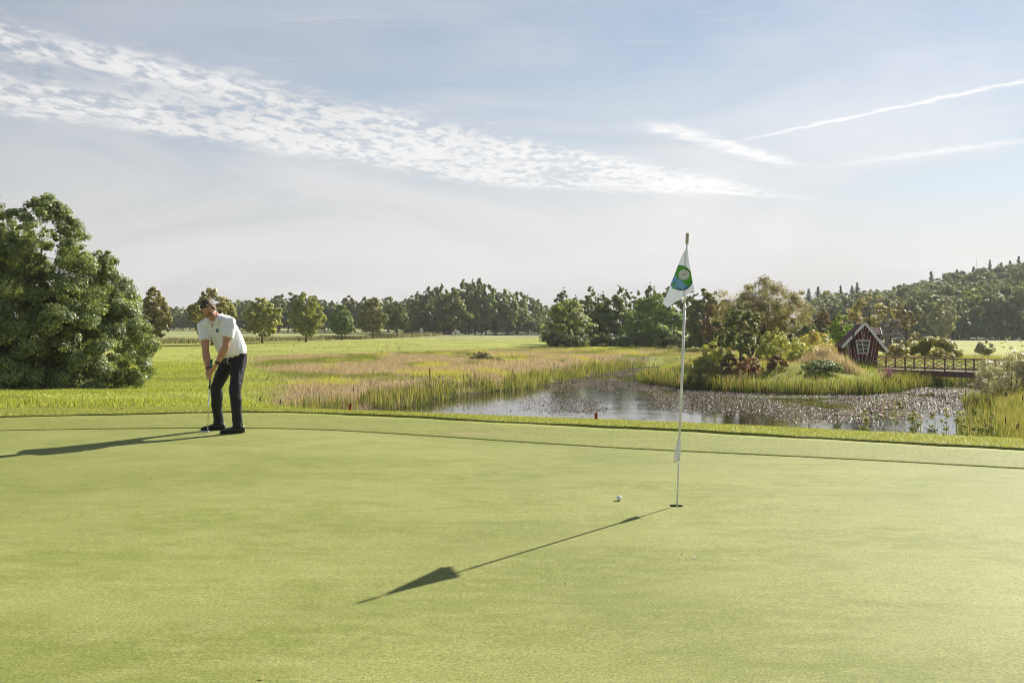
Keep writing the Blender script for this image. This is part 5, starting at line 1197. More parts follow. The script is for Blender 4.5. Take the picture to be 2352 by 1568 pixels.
# ---- stakes, posts, markers
def small_things():
    def stake(px, d, top, lab, w=.034, grp='red hazard stakes'):
        p = stand(px, d, 0)
        if d < 20: p.z = float(zg(p.x, p.y)) * .65
        H = CAMZ + (745 - top) / F * d - p.z
        e = empty('hazard_stake', p - Vector((0, 0, .1)), .3, lab, 'stake', grp)
        MB().box(0, 0, (H + .1) / 2, w, w, H + .1).build('post', M_REDP, e); MB().prism([(-w / 2, 0), (w / 2, 0), (w / 2 - .012, .015), (-w / 2 + .012, .015)], -w / 2, w / 2).build('cap', plain('stake_top', (.42, .16, .13), .7), e).location = (0, 0, H + .1)
    stake(804, 15.3, 928, 'short red stake peeping over the bank crest at the left reeds')
    stake(1369, 14.1, 949, 'red stake on the bank crest in front of open water')
    stake(1720 / 1, 66.8, 867, 'thin red stake among the island cattails', .05) if False else None
    stake(987, 62.5, 846, 'red stake standing in the dry marsh grass', .06)
    # white posts along the hillside wood
    me = MB().box(0, 0, .55, .12, .12, 1.1).mesh('boundary_post'); cap = MB().prism([(-.07, 1.1), (.07, 1.1), (0, 1.2)], -.07, .07).mesh('post_cap'); mw = plain('post_wood', (.42, .40, .34), .8)
    for i, (px, d) in enumerate([(2082, 250), (2204, 247), (2296, 238), (2248, 242), (2137, 250), (2342, 235)]):
        p = stand(px, d, -.05); e = empty('boundary_post', p, 0, 'pale wooden boundary post at the foot of the hillside wood', 'post', 'boundary posts'); link('shaft', me, e, mw); link('cap', cap, e, mw)
    # tee sign, ball washer bench, markers
    d = 256; p = stand(968, d, 0); e = empty('tee_sign', p, 0, 'white tee sign board with a dark green swoosh emblem', 'sign')
    w = .80; MB().prism([(-w / 2, .35), (w / 2, .35), (w / 2, 1.75), (w / 2 - .1, 1.86), (.16, 1.9), (.12, 2.02), (-.12, 2.02), (-.16, 1.9), (-w / 2 + .1, 1.86), (-w / 2, 1.75)], -.03, .03).build('board', M_WHITE, e)
    for s in (-1, 1): MB().box(s * .38, .04, .35, .05, .05, .9).build('leg', M_WHITE, e)
    gm = plain('sign_green', (.02, .12, .09), .6); MB().prism([(-.14, 1.62), (.16, 1.32), (-.02, .92), (-.10, .72), (-.06, 1.0), (.05, 1.28), (-.14, 1.5)], -.045, -.032).build('emblem', gm, e)
    MB().box(0, -.035, .60, w * .96, .012, .05).build('stripe', plain('sign_grey', (.25, .27, .27)), e)
    p = stand(952, d, 0); e = empty('ball_washer_bench', p, 0, 'small red litter bin with ball washer on top by the tee sign', 'bin')
    MB().box(-.25, 0, .35, .34, .4, .7).build('bin_box', M_REDP, e); MB().box(.25, 0, .35, .34, .4, .7).build('bin_box', M_REDP, e); MB().box(0, 0, .36, .14, .3, .66).build('bin_frame', M_BLACK, e)
    MB().box(0, 0, .78, .40, .3, .14).build('washer_base', plain('washer_green', (.10, .20, .14)), e); MB().ellipsoid((0, 0, 1.05), (.16, .16, .2), None, 10, 6).build('washer', plain('washer_red', (.45, .14, .12)), e, True)
    for i, (px, dd, cl, lab) in enumerate([(990, 250, (.45, .30, .25), 'round reddish tee marker nearest the tee sign'), (1040, 250, (.10, .08, .07), 'round dark tee marker before the distant golfer'), (1066, 254, (.45, .5, .6), 'round pale tee marker beside the golf trolley'), (1104, 252, (.10, .09, .08), 'round dark tee marker away from the distant golfer')]):
        p = stand(px, dd, 0); e = empty('tee_marker', p, 0, lab, 'tee marker'); MB().ellipsoid((0, 0, .15), (.17, .17, .16), None, 10, 7).build('marker_ball', plain('tee_marker_%d' % i, cl, .5), e, True); MB().tube([(0, 0, -.1), (0, 0, .08)], .02, 6).build('spike', M_BLACK, e)
    # wooden shelter in the shade of the grove
    d = 299; p = stand(1026, d, 0); e = empty('wooden_shelter', p, .3, 'dark wooden shelter with pitched roof half hidden under the grove', 'shelter')
    mw = plain('shelter_wood', (.07, .04, .03), .8)
    for i in range(9): MB().box(-1.1 + i * .275, -.9, 1.0, .24, .05, 2.0).build('plank', mw, e)
    for i in range(7): MB().box(-1.23, -.75 + i * .275, 1.0, .05, .24, 2.0).build('plank', mw, e); MB().box(1.23, -.75 + i * .275, 1.0, .05, .24, 2.0).build('plank', mw, e)
    for s in (-1, 1): MB().add([(-1.6, s * 1.4, 1.9), (1.6, s * 1.4, 1.9), (1.6, 0, 3.1), (-1.6, 0, 3.1), (-1.6, s * 1.4, 1.98), (1.6, s * 1.4, 1.98), (1.6, 0, 3.18), (-1.6, 0, 3.18)], [(0, 1, 2, 3), (7, 6, 5, 4), (0, 4, 5, 1), (1, 5, 6, 2), (2, 6, 7, 3), (3, 7, 4, 0)]).build('roof', plain('shelter_roof', (.05, .05, .055), .8), e)
    # dry umbel stalks at the field edge
    for i, (px, d, h) in enumerate([(888, 99, 1.5), (915, 101, 1.35), (876, 98, .9)]):
        p = stand(px, d, -.05); mb = MB(); rr = random.Random(i); mb.tube([(0, 0, 0), (.04, 0, h * .6), (.02, 0, h)], [.016, .012, .008], 5); e = empty('dry_umbel', p, 0, ['tallest dry hogweed stalk at the edge of the mown field', 'spreading dry hogweed stalk right of the tallest one', 'short dry hogweed stalk left of the tallest one'][i], 'plant'); mb2 = MB()
        for k in range(7):
            a = k * 2.4; z = h * (.55 + .45 * k / 7); q = Vector((math.cos(a) * .22, math.sin(a) * .22, z + .12)); mb2.tube([(.03, 0, z - .08), q], [.008, .005], 4); mb2.ellipsoid(q, (.07, .07, .02), None, 7, 4)
        mw = plain('dry_stalk', (.16, .115, .07), .9); mb.build('stalk', mw, e); mb2.build('heads', mw, e)
small_things()
# ------------------------------------------------------------------ people
def wrinkle(me, amp, scale, seed, stretch=(1, 1, 1), mask=None):
    n = len(me.vertices); co = np.empty(n * 3); me.vertices.foreach_get('co', co); co = co.reshape(-1, 3)
    no = np.array([v.normal[:] for v in me.vertices]); o = np.zeros(n)
    for i in range(n):
        p = Vector((co[i, 0] * stretch[0] * scale + seed, co[i, 1] * stretch[1] * scale, co[i, 2] * stretch[2] * scale))
        o[i] = mnoise.noise(p) + .5 * mnoise.noise(p * 2.1)
    w = 1.0 if mask is None else mask(co)
    co += no * (o * amp * w)[:, None]; me.vertices.foreach_set('co', co.ravel()); me.update(); return me
def skin_mat():
    m, T, out = base_mat('skin'); oc = T.new('ShaderNodeTexCoord').outputs['Object']
    n = T.noise(oc, 14., 4, .6); c = T.mix(T.sstep(n, .3, .7), (.40, .205, .135, 1), (.50, .27, .185, 1))
    p = pbsdf(T, c, .5, .35, 0, bump(T, T.noise(oc, 120., 3, .6), .15, .002)); p.inputs['Subsurface Weight'].default_value = .08; p.inputs['Subsurface Radius'].default_value = (.012, .005, .003)
    T.l.new(p.outputs[0], out.inputs[0]); return m
def golfer():
    d = 12.3; X = (510.3 - 1176) / F * d; o = Vector((X, d, float(zg(X, d))))
    E = empty('person', o, 0, 'golfer in white polo and dark trousers bending over his putter on the green', 'person')
    v = Vector
    # joints, metres, x right and y away from the viewer
    hipC = v((.135, .05, .95)); hL, hR = v((.215, -.03, .90)), v((.06, .13, .90))
    kL, kR = v((.214, -.20, .53)), v((-.092, .05, .54)); aL, aR = v((.240, -.19, .095)), v((-.090, .14, .095))
    sL, sR = v((.142, -.245, 1.338)), v((-.205, -.060, 1.300)); eL, eR = v((.142, -.335, 1.055)), v((-.155, -.165, .99)); wL, wR = v((.030, -.315, .845)), v((-.098, -.235, .775))
    neck0 = v((-.03, -.15, 1.385)); headC = v((-.082, -.255, 1.488))
    skin = skin_mat()
    Fw = v((.10, -.72, -.69)).normalized(); U = v((-.36, -.42, .82)); U = (U - Fw * U.dot(Fw)).normalized(); Rt = Fw.cross(U).normalized()
    HM = Matrix((Rt, Fw, U)).transposed()          # head frame: x, forward y, up z
    def hp(x, y, z): return headC + HM @ v((x, y, z))
    # ---- body
    b = MB()
    b.ellipsoid(hp(0, -.012, .038), (.073, .093, .088), HM, 22, 14)          # skull
    b.ellipsoid(hp(0, .022, -.030), (.064, .072, .088), HM, 22, 14)          # face
    b.ellipsoid(hp(0, .058, -.098), (.036, .030, .026), HM)                  # chin
    b.tube([hp(-.052, -.01, -.055), hp(-.044, .03, -.092), hp(0, .066, -.105), hp(.044, .03, -.092), hp(.052, -.01, -.055)], [.020, .020, .017, .020, .020], 8)   # jaw
    b.tube([hp(0, .090, .012), hp(0, .103, -.018), hp(0, .116, -.036)], [.009, .011, .0145], 8); b.ellipsoid(hp(.011, .100, -.040), (.010, .011, .008), HM); b.ellipsoid(hp(-.011, .100, -.040), (.010, .011, .008), HM)
    b.tube([hp(-.050, .066, .030), hp(-.022, .088, .034), hp(0, .090, .028), hp(.022, .088, .034), hp(.050, .066, .030)], [.009, .011, .009, .011, .009], 8)   # brow
    for s in (-1, 1):
        b.ellipsoid(hp(s * .040, .066, -.022), (.020, .018, .018), HM)         # cheek
        b.ellipsoid(hp(s * .074, -.008, -.004), (.010, .019, .032), HM)        # ear
        b.ellipsoid(hp(s * .078, -.014, .012), (.008, .015, .016), HM)
    b.tube([hp(-.018, .088, -.068), hp(0, .094, -.066), hp(.018, .088, -.068)], [.006, .009, .006], 8)
    b.tube([neck0 + v((.02, .03, -.05)), neck0, neck0.lerp(hp(0, -.02, -.06), .6), hp(0, -.02, -.03)], [.075, .060, .055, .056], 14)
    # trunk under the clothes and limbs
    b.tube([hipC + v((0, 0, -.06)), hipC, v((.08, -.02, 1.10)), v((.0, -.12, 1.28)), neck0], [.085, .09, .085, .085, .05], 16, squash=.8)
    b.tube([sL, (sL + neck0) / 2 + v((0, .01, -.02)), neck0 + v((0, 0, -.03)), (sR + neck0) / 2 + v((0, .01, -.02)), sR], [.05, .045, .05, .045, .05], 12)
    for (s_, e_, w_) in ((sL, eL, wL), (sR, eR, wR)):
        m1 = s_.lerp(e_, .5); m2 = e_.lerp(w_, .35)
        b.tube([s_, s_.lerp(e_, .25), m1, s_.lerp(e_, .8), e_, m2, e_.lerp(w_, .7), w_], [.056, .056, .052, .045, .043, .047, .037, .029], 14)
    for (h_, k_, a_) in ((hL, kL, aL), (hR, kR, aR)):
        b.tube([h_, h_.lerp(k_, .5), k_, k_.lerp(a_, .35), a_, a_ + v((0, 0, -.05))], [.08, .072, .052, .052, .036, .038], 12)
    # ---- hands closed on the grip
    g0, g1 = v((-.042, -.300, .865)), v((-.066, -.285, .625)); gd = (g1 - g0).normalized()
    def G(t): return g0.lerp(g1, t)
    def hand(w, tpalm, side, lead):
        # side: unit vector from the grip to the palm of this hand; front: towards the fingers' outer face
        pal_ = G(tpalm) + side * .030 + v((0, -.004, 0)); fr = side.cross(gd); fr = fr if fr.y < 0 else -fr
        b.tube([w, w.lerp(pal_, .45), pal_, pal_ + gd * .035], [.028, .031, .034, .026], 12, squash=.72)
        for i in range(4):      # fingers: lie down along the grip and wrap round its front
            L = (.052, .060, .056, .044)[i]; st = pal_ + gd * (-.014 + .021 * i) + fr * .014
            k1 = st + fr * .016 - side * .012 + gd * .012; k2 = k1 - side * .026 + gd * (L * .30) + fr * .002; k3 = k2 - side * .018 + gd * .012 - fr * .012
            b.tube([st, k1, k2, k3], [.0098, .0092, .0085, .0074], 8); b.ellipsoid(k3, (.0075, .0075, .0075), None, 8, 6)
        t0 = pal_ - side * .004 + fr * .018 - gd * .02; t1 = G(tpalm + .12) + fr * .026 + side * .008; t2 = G(tpalm + .30) + fr * .022   # thumb down the front of the grip
        b.tube([t0, t1, t2], [.0125, .0112, .0088], 8); b.ellipsoid(t2, (.0088, .0088, .0088), None, 8, 6)
    hand(wL, .30, v((.90, .15, 0)).normalized(), True); hand(wR, .56, v((-.92, .2, 0)).normalized(), False)
    body = remesh(b, .0052, 3, .5); link('body', body, E, skin)
    # ---- face details and hair
    for s in (-1, 1):
        MB().ellipsoid(hp(s * .030, .076, .006), (.0115, .008, .006), HM, 10, 6).build('eye', plain('eye_white', (.55, .5, .46), .3), E, True)
        MB().ellipsoid(hp(s * .029, .0825, .003), (.0045, .003, .0042), HM, 8, 6).build('iris', plain('iris', (.03, .02, .015), .2), E, True)
        MB().tube([hp(s * .014, .098, .030), hp(s * .032, .094, .036), hp(s * .052, .076, .030)], [.003, .0042, .0025], 6).build('eyebrow', plain('brow_hair', (.06, .042, .03), .9), E, True)
    MB().tube([hp(-.021, .0925, -.070), hp(0, .101, -.0685), hp(.021, .0925, -.070)], [.0022, .0042, .0022], 6).build('mouth', plain('lips', (.24, .085, .07), .5), E, True)
    hb = MB()
    hb.ellipsoid(hp(0, -.020, .050), (.077, .090, .081), HM, 22, 14); hb.ellipsoid(hp(0, -.050, .005), (.074, .066, .072), HM, 18, 10)
    hb.tube([hp(-.045, .035, .108), hp(0, .044, .118), hp(.045, .035, .108)], [.018, .020, .018], 10)
    for s in (-1, 1): hb.tube([hp(s * .074, .020, .050), hp(s * .075, .014, .010)], [.012, .008], 8)
    hr = remesh(hb, .005, 2, .5); wrinkle(hr, .0055, 55., 3.0, (1, 1, .5))
    # cut the hair away from the face
    bm = bmesh.new(); bm.from_mesh(hr); inv = HM.transposed()
    kill = []
    for f in bm.faces:
        q = inv @ (f.calc_center_median() - headC)
        if (q.y > .050 and q.z < .084) or (q.y > .025 and q.z < .045 and abs(q.x) < .07) or q.z < -.055 or (q.z < .0 and q.y > -.004): kill.append(f)
    bmesh.ops.delete(bm, geom=kill, context='FACES'); bm.to_mesh(hr); bm.free()
    m, T, out = base_mat('hair'); oc = T.new('ShaderNodeTexCoord').outputs['Object']; n = T.noise(T.vmap(oc, (1, 1, .35)), 160., 4, .6); n2 = T.noise(oc, 22., 3, .5)
    p = pbsdf(T, T.mix(T.sstep(T.math('ADD', T.math('MULTIPLY', n, .6), T.math('MULTIPLY', n2, .4)), .40, .62), (.024, .017, .012, 1), (.10, .068, .048, 1)), .6, .3, 0, bump(T, n, .8, .004)); T.l.new(p.outputs[0], out.inputs[0])
    ho = link('hair', hr, E, m)
    # glasses
    g = MB()
    for s in (-1, 1):
        ring = [hp(s * .032 + .0245 * math.cos(a), .101 - .010 * abs(math.cos(a)) * (1 if math.cos(a) * s > 0 else 0), .003 + .0185 * math.sin(a)) for a in [2 * math.pi * i / 18 for i in range(19)]]
        g.tube(ring, .0026, 6, caps=False); g.tube([hp(s * .056, .094, .010), hp(s * .073, .060, .012), hp(s * .077, .0, .012)], .0024, 6)
    g.tube([hp(-.008, .103, .010), hp(0, .106, .012), hp(.008, .103, .010)], .0024, 6)
    g.build('glasses', plain('glasses_frame', (.012, .011, .012), .3, .5), E, True)
    # ---- polo shirt
    def ring_loft(mb, rows, n=28):
        """rows: (centre, side axis vec, front axis vec) -> closed loft"""
        b0 = len(mb.v)
        for c, A, B in rows:
            for j in range(n):
                a = 2 * math.pi * j / n; ca, sa = math.cos(a), math.sin(a)
                mb.v.append(tuple(c + A * (abs(ca) ** .85 * (1 if ca > 0 else -1)) + B * (abs(sa) ** .85 * (1 if sa > 0 else -1))))
        m = len(rows)
        for i in range(m - 1):
            for j in range(n): mb.f.append((b0 + i * n + j, b0 + i * n + (j + 1) % n, b0 + (i + 1) * n + (j + 1) % n, b0 + (i + 1) * n + j))
        mb.f.append(tuple(b0 + j for j in reversed(range(n)))); mb.f.append(tuple(b0 + (m - 1) * n + j for j in range(n)))
    sh = MB()
    lh = v((.66, -.75, .0)).normalized(); ls = (sL - sR).normalized(); fh = v((-.72, -.60, -.10)).normalized(); fs = v((-.48, -.80, -.36)).normalized()
    def mixv(a, c, t): return a.lerp(c, t).normalized()
    hem = v((.130, .03, .935))
    rows = []
    for t, hw, hd in ((0, .178, .138), (.05, .188, .150), (.16, .194, .158), (.32, .194, .154), (.52, .198, .146), (.70, .202, .134), (.84, .190, .112), (.94, .165, .090), (1.0, .105, .066)):
        c = hem.lerp(v((-.035, -.150, 1.405)), t) + v((.012, .03, .0)) * math.sin(math.pi * t)
        rows.append((c, mixv(lh, ls, min(1, t * 1.2)) * hw, mixv(fh, fs, t) * hd))
    ring_loft(sh, rows)
    sh.tube([sL + v((-.03, .02, .012)), sL + v((.012, -.002, .006)), sL.lerp(eL, .25) + v((.008, 0, 0)), sL.lerp(eL, .52) + v((.006, 0, 0)), sL.lerp(eL, .60)], [.085, .083, .080, .077, .074], 18)
    sh.tube([sR + v((.03, -.02, .012)), sR + v((-.008, .002, .004)), sR.lerp(eR, .25), sR.lerp(eR, .48), sR.lerp(eR, .55)], [.082, .080, .076, .072, .069], 18)
    sh.tube([sL + v((0, .01, .008)), neck0 + v((0, .01, -.008)), sR + v((0, .0, .012))], [.072, .076, .068], 14)
    sh.tube([sL + v((-.02, .015, .022)), neck0 + v((.055, .015, .020)), neck0 + v((.02, .02, .028))], [.055, .050, .045], 12); sh.tube([sR + v((.02, -.01, .020)), neck0 + v((-.06, .03, .008)), neck0 + v((-.02, .03, .022))], [.055, .048, .045], 12)
    smesh = remesh(sh, .0075, 4, .5)
    wrinkle(smesh, .011, 7.0, 1.0, (1.6, 1.6, .55)); wrinkle(smesh, .0028, 22.0, 5.0, (1.5, 1.5, .6))
    msh = plain('polo_cotton', (.84, .86, .91), .85, .15, 0, .03, 8., .15, 500., .10)
    so = link('polo_shirt', smesh, E, msh)
    bv = BVHTree.FromPolygons([q.co.copy() for q in smesh.vertices], [tuple(p.vertices) for p in smesh.polygons])
    def on_shirt(x, z, lift, y0=-1.0):
        h = bv.ray_cast(v((x, y0, z)), v((0, 1, 0)))
        if h[0] is None: h = bv.find_nearest(v((x, -.3, z)))
        return h[0] + v((0, -lift, 0))
    # open neck showing skin, collar wings, placket, buttons, badge
    # skin V below the chin
    V = [on_shirt(-.085, 1.385, .004), on_shirt(-.012, 1.385, .004), on_shirt(-.030, 1.335, .004), on_shirt(-.062, 1.292, .004), on_shirt(-.080, 1.335, .004)]
    MB().add(V, [(4, 3, 2, 1, 0)]).build('open_neck', skin, so)
    def collar(pts, w):
        V = []; n = len(pts)
        for i, (p, q) in enumerate(pts): V += [v(p), v(q)]
        m = MB(); m.v = [tuple(a) for a in V]; m.f = [(2 * i, 2 * i + 1, 2 * i + 3, 2 * i + 2) for i in range(n - 1)]
        ob = m.build('collar', msh, so, True); s_ = ob.modifiers.new('t', 'SOLIDIFY'); s_.thickness = .006; return ob
    q1 = on_shirt(-.012, 1.33, .010); q2 = on_shirt(-.10, 1.33, .010)
    collar([(neck0 + v((.062, .03, .072)), neck0 + v((.095, .03, .030))), (neck0 + v((.062, -.055, .050)), on_shirt(.062, 1.352, .012)), (neck0 + v((.020, -.105, .018)), on_shirt(.022, 1.318, .012)), (on_shirt(-.040, 1.325, .012), on_shirt(-.008, 1.302, .012))], .05)
    collar([(neck0 + v((-.085, .05, .04)), neck0 + v((-.125, .045, -.005))), (neck0 + v((-.075, -.03, .02)), on_shirt(-.135, 1.325, .010)), (on_shirt(-.092, 1.335, .014), on_shirt(-.118, 1.300, .010)), (on_shirt(-.072, 1.300, .012), on_shirt(-.086, 1.280, .010))], .05)
    V = []; 
    for i in range(8):
        z = 1.298 - .105 * i / 7; xc = -.060 - .004 * i / 7
        V += [on_shirt(xc - .015, z, .0035), on_shirt(xc + .015, z, .0035)]
    m = MB(); m.v = [tuple(a) for a in V]; m.f = [(2 * i + 1, 2 * i, 2 * i + 2, 2 * i + 3) for i in range(7)]; m.build('placket', msh, so, True)
    for z in (1.285, 1.252): MB().ellipsoid(on_shirt(-.061, z, .006), (.0055, .003, .0055), None, 10, 6).build('button', plain('dark_button', (.03, .03, .04), .3), so, True)
    def disc(cx, cz, r, lift, nm, mat, half=None):
        V = [on_shirt(cx, cz, lift)]; n = 24
        for i in range(n):
            a = 2 * math.pi * i / n; V.append(on_shirt(cx + r * math.cos(a), cz + r * math.sin(a), lift))
        fs_ = [(0, 1 + (i + 1) % n, 1 + i) for i in range(n) if half is None or half(2 * math.pi * (i + .5) / n)]
        m = MB(); m.v = [tuple(a) for a in V]; m.f = fs_; return m.build(nm, mat, so)
    disc(.003, 1.242, .0235, .004, 'badge', plain('polo_badge_blue', (.02, .10, .24), .7)); disc(.003, 1.242, .0225, .0052, 'badge_field', plain('polo_badge_green', (.08, .27, .09), .7), lambda a: -1.2 < ((a + math.pi) % (2 * math.pi)) - math.pi < 1.5); disc(.011, 1.238, .009, .0064, 'badge_ball', plain('polo_badge_pale', (.45, .62, .40), .7))
    # sleeve hems
    for (s_, e_, t, r) in ((sL, eL, .585, .0765), (sR, eR, .535, .0715)):
        a = s_.lerp(e_, t); c = s_.lerp(e_, t + .05); dlt = v((.006, 0, 0)) if s_ is sL else v((0, 0, 0)); MB().tube([a + dlt, c + dlt * .5], [r, r * .985], 20).build('sleeve_hem', msh, so, True)
    # ---- trousers
    tr = MB()
    ring_loft(tr, [(hipC + v((-.004, -.01, .012)), lh * .168, fh * .124), (hipC + v((0, 0, -.05)), lh * .176, fh * .132), (hipC + v((.002, .005, -.12)), lh * .178, fh * .13)])
    for (h_, k_, a_, f) in ((hL, kL, aL, 1.0), (hR, kR, aR, 1.0)):
        tr.tube([h_ + v((0, 0, .06)), h_, h_.lerp(k_, .35), h_.lerp(k_, .7), k_, k_.lerp(a_, .3), k_.lerp(a_, .65), a_ + v((0, 0, .03)), a_ + v((0, 0, -.035))], [.098, .100, .090, .078, .070, .069, .062, .059, .061], 20)
    tm = remesh(tr, .0075, 4, .5)
    wrinkle(tm, .010, 6.0, 2.0, (1.2, 1.2, .9)); wrinkle(tm, .0035, 17.0, 4.0, (1.4, 1.0, 1.1))
    to = link('trousers', tm, E, plain('navy_trouser_cloth', (.014, .015, .022), .62, .35, 0, .2, 9., .25, 350.))
    # belt: white band showing below the shirt
    n = 30; V = []
    for z in (.0, .032):
        for j in range(n):
            a = 2 * math.pi * j / n; V.append(tuple(hipC + v((-.004, -.008, -.030 + z)) + lh * (.178 * math.cos(a)) + fh * (.134 * math.sin(a))))
    MB().add(V, [(j, (j + 1) % n, n + (j + 1) % n, n + j) for j in range(n)]).build('belt', plain('white_belt', (.68, .68, .66), .5), E, True)
    # white pocket cord at the left hip
    pc = [hipC + lh * .125 + fh * .125 + v((0, 0, -.02)), hipC + lh * .11 + fh * .15 + v((0, 0, -.06)), hipC + lh * .14 + fh * .14 + v((0, 0, -.10))]
    MB().tube(pc, .003, 6).build('pocket_cord', M_WHITE, E, True)
    # ---- shoes
    msh_ = plain('black_leather', (.014, .014, .015), .38, .5, 0, .2, 12.); msol = plain('shoe_sole', (.02, .02, .02), .6)
    for (a_, dr) in ((aL, v((-.88, -.47, 0)).normalized()), (aR, v((-.985, -.17, 0)).normalized())):
        sd = v((-dr.y, dr.x, 0)); c0 = v((a_.x, a_.y, 0)); up = v((0, 0, 1)); mb = MB()
        rows = []
        for (u, w, h) in ((-.085, .022, .050), (-.075, .036, .070), (-.03, .040, .088), (.03, .041, .080), (.08, .044, .060), (.13, .047, .045), (.175, .041, .036), (.20, .026, .026), (.208, .012, .018)):
            c = c0 + dr * u + up * (h * .5 + .012); rows.append((c, sd * w, up * (h * .5)))
        ring_loft(mb, rows, 18)
        mb.tube([c0 + dr * -.03 + up * .06, c0 + dr * -.025 + up * .125], [.040, .044], 14)
        me = remesh(mb, .006, 3, .5); s_ = link('shoe', me, E, msh_)
        sb = MB(); P = []; n = 22
        for i in range(n):
            t = 2 * math.pi * i / n; u = math.cos(t); w = math.sin(t); P.append(c0 + dr * (.060 + .152 * u) + sd * (w * (.043 + .010 * u)))
        sb.add([p + up * .001 for p in P] + [p + up * .024 for p in P], [tuple(reversed(range(n))), tuple(range(n, 2 * n))] + [(i, (i + 1) % n, n + (i + 1) % n, n + i) for i in range(n)]); sb.build('sole', msol, s_)
        lb = MB()
        for i in range(4):
            c = c0 + dr * (.035 + .022 * i) + up * (.092 - .011 * i); lb.tube([c - sd * .026 + up * -.012, c + up * .004, c + sd * .026 - up * .012], .003, 5)
        for s in (-1, 1): lb.tube([c0 + dr * .028 + up * .10, c0 + dr * .03 + sd * s * .03 + up * .125, c0 + dr * .05 + sd * s * .05 + up * .098], .0022, 5)
        lb.build('laces', plain('shoelace', (.035, .035, .037), .7), s_)
    # ---- watch and wristband
    ax = (wL - eL).normalized(); c = eL.lerp(wL, .93); W = MB().tube([c - ax * .011, c + ax * .011], [.036, .035], 18).build('watch', M_BLACK, E, True)
    q = c + v((.012, -.036, .0)); MB().ellipsoid(q, (.017, .008, .018), None, 12, 6).build('watch_face', plain('watch_glass', (.02, .025, .03), .15, .6), W, True)
    ax = (wR - eR).normalized(); c = eR.lerp(wR, .95); MB().tube([c - ax * .007, c + ax * .007], [.035, .034], 18).build('wristband', M_BLACK, E, True)
    # ---- putter
    head = v((-.112, -.235, .020)); top = g0 - gd * .035; grip_end = g1 + gd * .065
    P = empty('putter', o + v((head.x, head.y, 0)), 0, 'steel putter with blue green grip held by the golfer, its head on the grass', 'putter'); off = v((head.x, head.y, 0))
    MB().tube([top - off, (top + gd * .01) - off, grip_end - off], [.010, .0135, .0098], 12).build('grip', plain('blue_grip', (.03, .12, .19), .6, .3, 0, .4, 20.), P, True)
    MB().tube([grip_end - off - gd * .004, grip_end - off + gd * .012], [.0118, .0118], 12).build('grip_cap', M_BLACK, P, True)
    MB().tube([grip_end - off, v((-.108, -.237, .032)) - off], [.0064, .0052], 10).build('shaft', plain('chrome_shaft', (.72, .73, .75), .15, .5, 1.0, .03), P, True)
    hd = MB(); D = v((-.985, -.17, 0)).normalized(); S = v((.17, -.985, 0)); rows = []
    ring_loft(hd, [(head - off + D * u + v((0, 0, zz)), S * w, v((0, 0, 1)) * h) for u, w, h, zz in ((-.022, .010, .008, 0), (-.018, .014, .012, 0), (.05, .014, .0115, -.001), (.088, .012, .010, -.003), (.094, .006, .006, -.003))], 14)
    hd.build('putter_head', plain('putter_steel', (.55, .55, .56), .25, .5, .9, .1), P, True)
golfer()

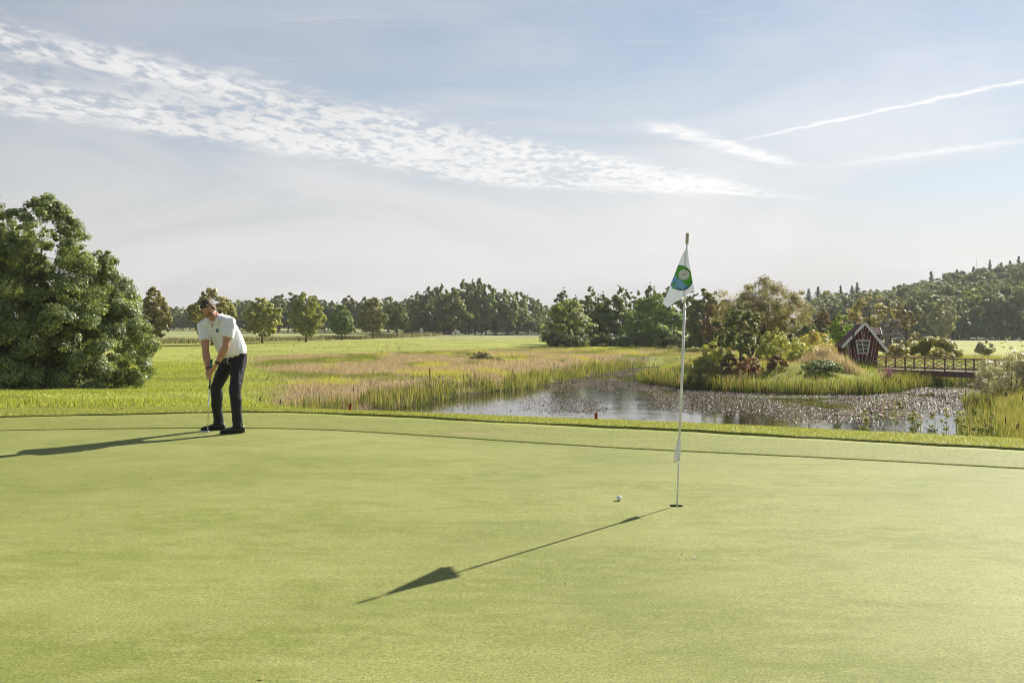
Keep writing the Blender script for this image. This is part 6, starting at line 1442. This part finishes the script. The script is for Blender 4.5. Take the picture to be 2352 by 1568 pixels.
def far_golfer():
    d = 258; p = stand(1046, d, 0)
    E = empty('person', p, 0, 'distant golfer in white shirt and dark trousers on the far tee', 'person'); v = Vector; b = MB()
    b.ellipsoid((.10, -.02, 1.60), (.085, .10, .12)); b.tube([(.06, 0, 1.36), (.09, 0, 1.52)], [.055, .05], 10)
    b.tube([(0, 0, .88), (0, 0, 1.05), (.03, 0, 1.28), (.06, 0, 1.42)], [.14, .15, .17, .07], 12)
    for s in (-1, 1):
        b.tube([(.05, s * .17, 1.36), (.16, s * .2, 1.12), (.36, s * .16, .98)], [.055, .045, .035], 8); b.ellipsoid((.40, s * .15, .97), (.05, .03, .035)); 
        for k in range(4): b.tube([(.40, s * .15 + (k - 1.5) * .014, .97), (.46, s * .15 + (k - 1.5) * .014, .95)], [.009, .007], 5)
        b.tube([(.40, s * .15 - s * .03, .98), (.44, s * .15 - s * .045, .97)], [.010, .008], 5)
        b.tube([(0, s * .1, .9), (.02, s * .11, .48), (-.02 + .08 * (s > 0), s * .11, .05)], [.095, .062, .045], 10)
    link('body', remesh(b, .014, 2), E, MATS.get('skin') or skin_mat.__call__() if False else bpy.data.materials['skin'])
    t = MB(); t.tube([(0, 0, .84), (0, 0, 1.05), (.03, 0, 1.28), (.06, 0, 1.44)], [.165, .175, .19, .08], 14)
    for s in (-1, 1): t.tube([(.05, s * .17, 1.37), (.14, s * .2, 1.14)], [.075, .066], 10)
    link('shirt', remesh(t, .016, 3), E, MATS['polo_cotton'])
    t = MB(); t.tube([(0, 0, .74), (0, 0, .98)], [.17, .165], 12)
    for s in (-1, 1): t.tube([(0, s * .09, .88), (.02, s * .11, .48), (-.02 + .08 * (s > 0), s * .11, .05)], [.11, .08, .07], 10)
    link('trousers', remesh(t, .016, 3), E, MATS['navy_trouser_cloth'])
    for s in (-1, 1): MB().ellipsoid((.03 + .08 * (s > 0), s * .11, .05), (.14, .05, .05), None, 10, 6).build('shoe', MATS['black_leather'], E, True)
    MB().ellipsoid((.09, -.02, 1.66), (.10, .11, .085), None, 10, 6).build('cap', M_BLACK, E, True)
    q = p + v((.75, 0, 0)); T_ = empty('golf_trolley', q, 0, 'pushed golf trolley with pale bag before the distant golfer', 'golf trolley')
    MB().tube([(.30, 0, .22), (-.12, 0, 1.10)], [.15, .17], 12).build('bag', plain('bag_pale', (.60, .60, .63), .6), T_, True)
    MB().tube([(.33, 0, .2), (-.30, 0, 1.02), (-.38, 0, 1.0)], .025, 6).build('handle', M_BLACK, T_, True)
    for k in range(5): MB().tube([(-.12 + .03 * k - .06, .05 * (k - 2), 1.08), (-.22 + .03 * k, .06 * (k - 2), 1.30)], [.012, .03], 6).build('club', M_STEEL if k % 2 else M_BLACK, T_, True)
    for s in (-1, 1): w = MB().tube([(0, s * .32 - .03, .17), (0, s * .32 + .03, .17)], .17, 14).build('wheel', M_BLACK, T_, True)
    MB().tube([(0, -.32, .17), (0, .32, .17)], .02, 6).build('axle', M_STEEL, T_, True); MB().tube([(0, 0, .17), (.05, 0, .72)], .025, 6).build('strut', M_BLACK, T_, True); MB().tube([(.55, -.02, .12), (.55, .02, .12)], .12, 12).build('wheel', M_BLACK, T_, True); MB().tube([(.1, 0, .3), (.55, 0, .12)], .02, 6).build('fork', M_STEEL, T_, True)
far_golfer()

def debris():
    rng = R_(900); n = 46; x = rng.uniform(-5, 5, n); y = rng.uniform(3.6, 12, n); k = in_view(x, y, -.3) & (y < lineG(x) - .1); x, y = x[k], y[k]; n = len(x)
    P = np.stack([x, y, zg(x, y) + .006], 1); N = rng.normal(size=(n, 3)) * .35 + np.array([0, 0, 1.])
    me = leaves_mesh('grass_debris', P, N, .010 + .018 * rng.random(n), pal(rng, n, [(.10, .075, .04), (.05, .05, .02), (.34, .25, .14)]), rng, .5)
    stuff('grass_debris', me, 'tiny dry leaf scraps and clippings lying on the green', 'leaf litter', M_LEAF)
debris()
# ------------------------------------------------------------------ the air
def haze():
    m, T, out = base_mat('haze_air')
    v = T.new('ShaderNodeVolumePrincipled'); v.inputs['Color'].default_value = (.93, .96, 1.0, 1); v.inputs['Density'].default_value = .00013; v.inputs['Anisotropy'].default_value = .35
    T.l.new(v.outputs[0], out.inputs['Volume'])
    o = MB().box(0, 395, 31, 1340, 960, 72).build('haze', m); tag(o, 'thin pale summer haze filling the valley air', 'haze', None, 'stuff')
haze()
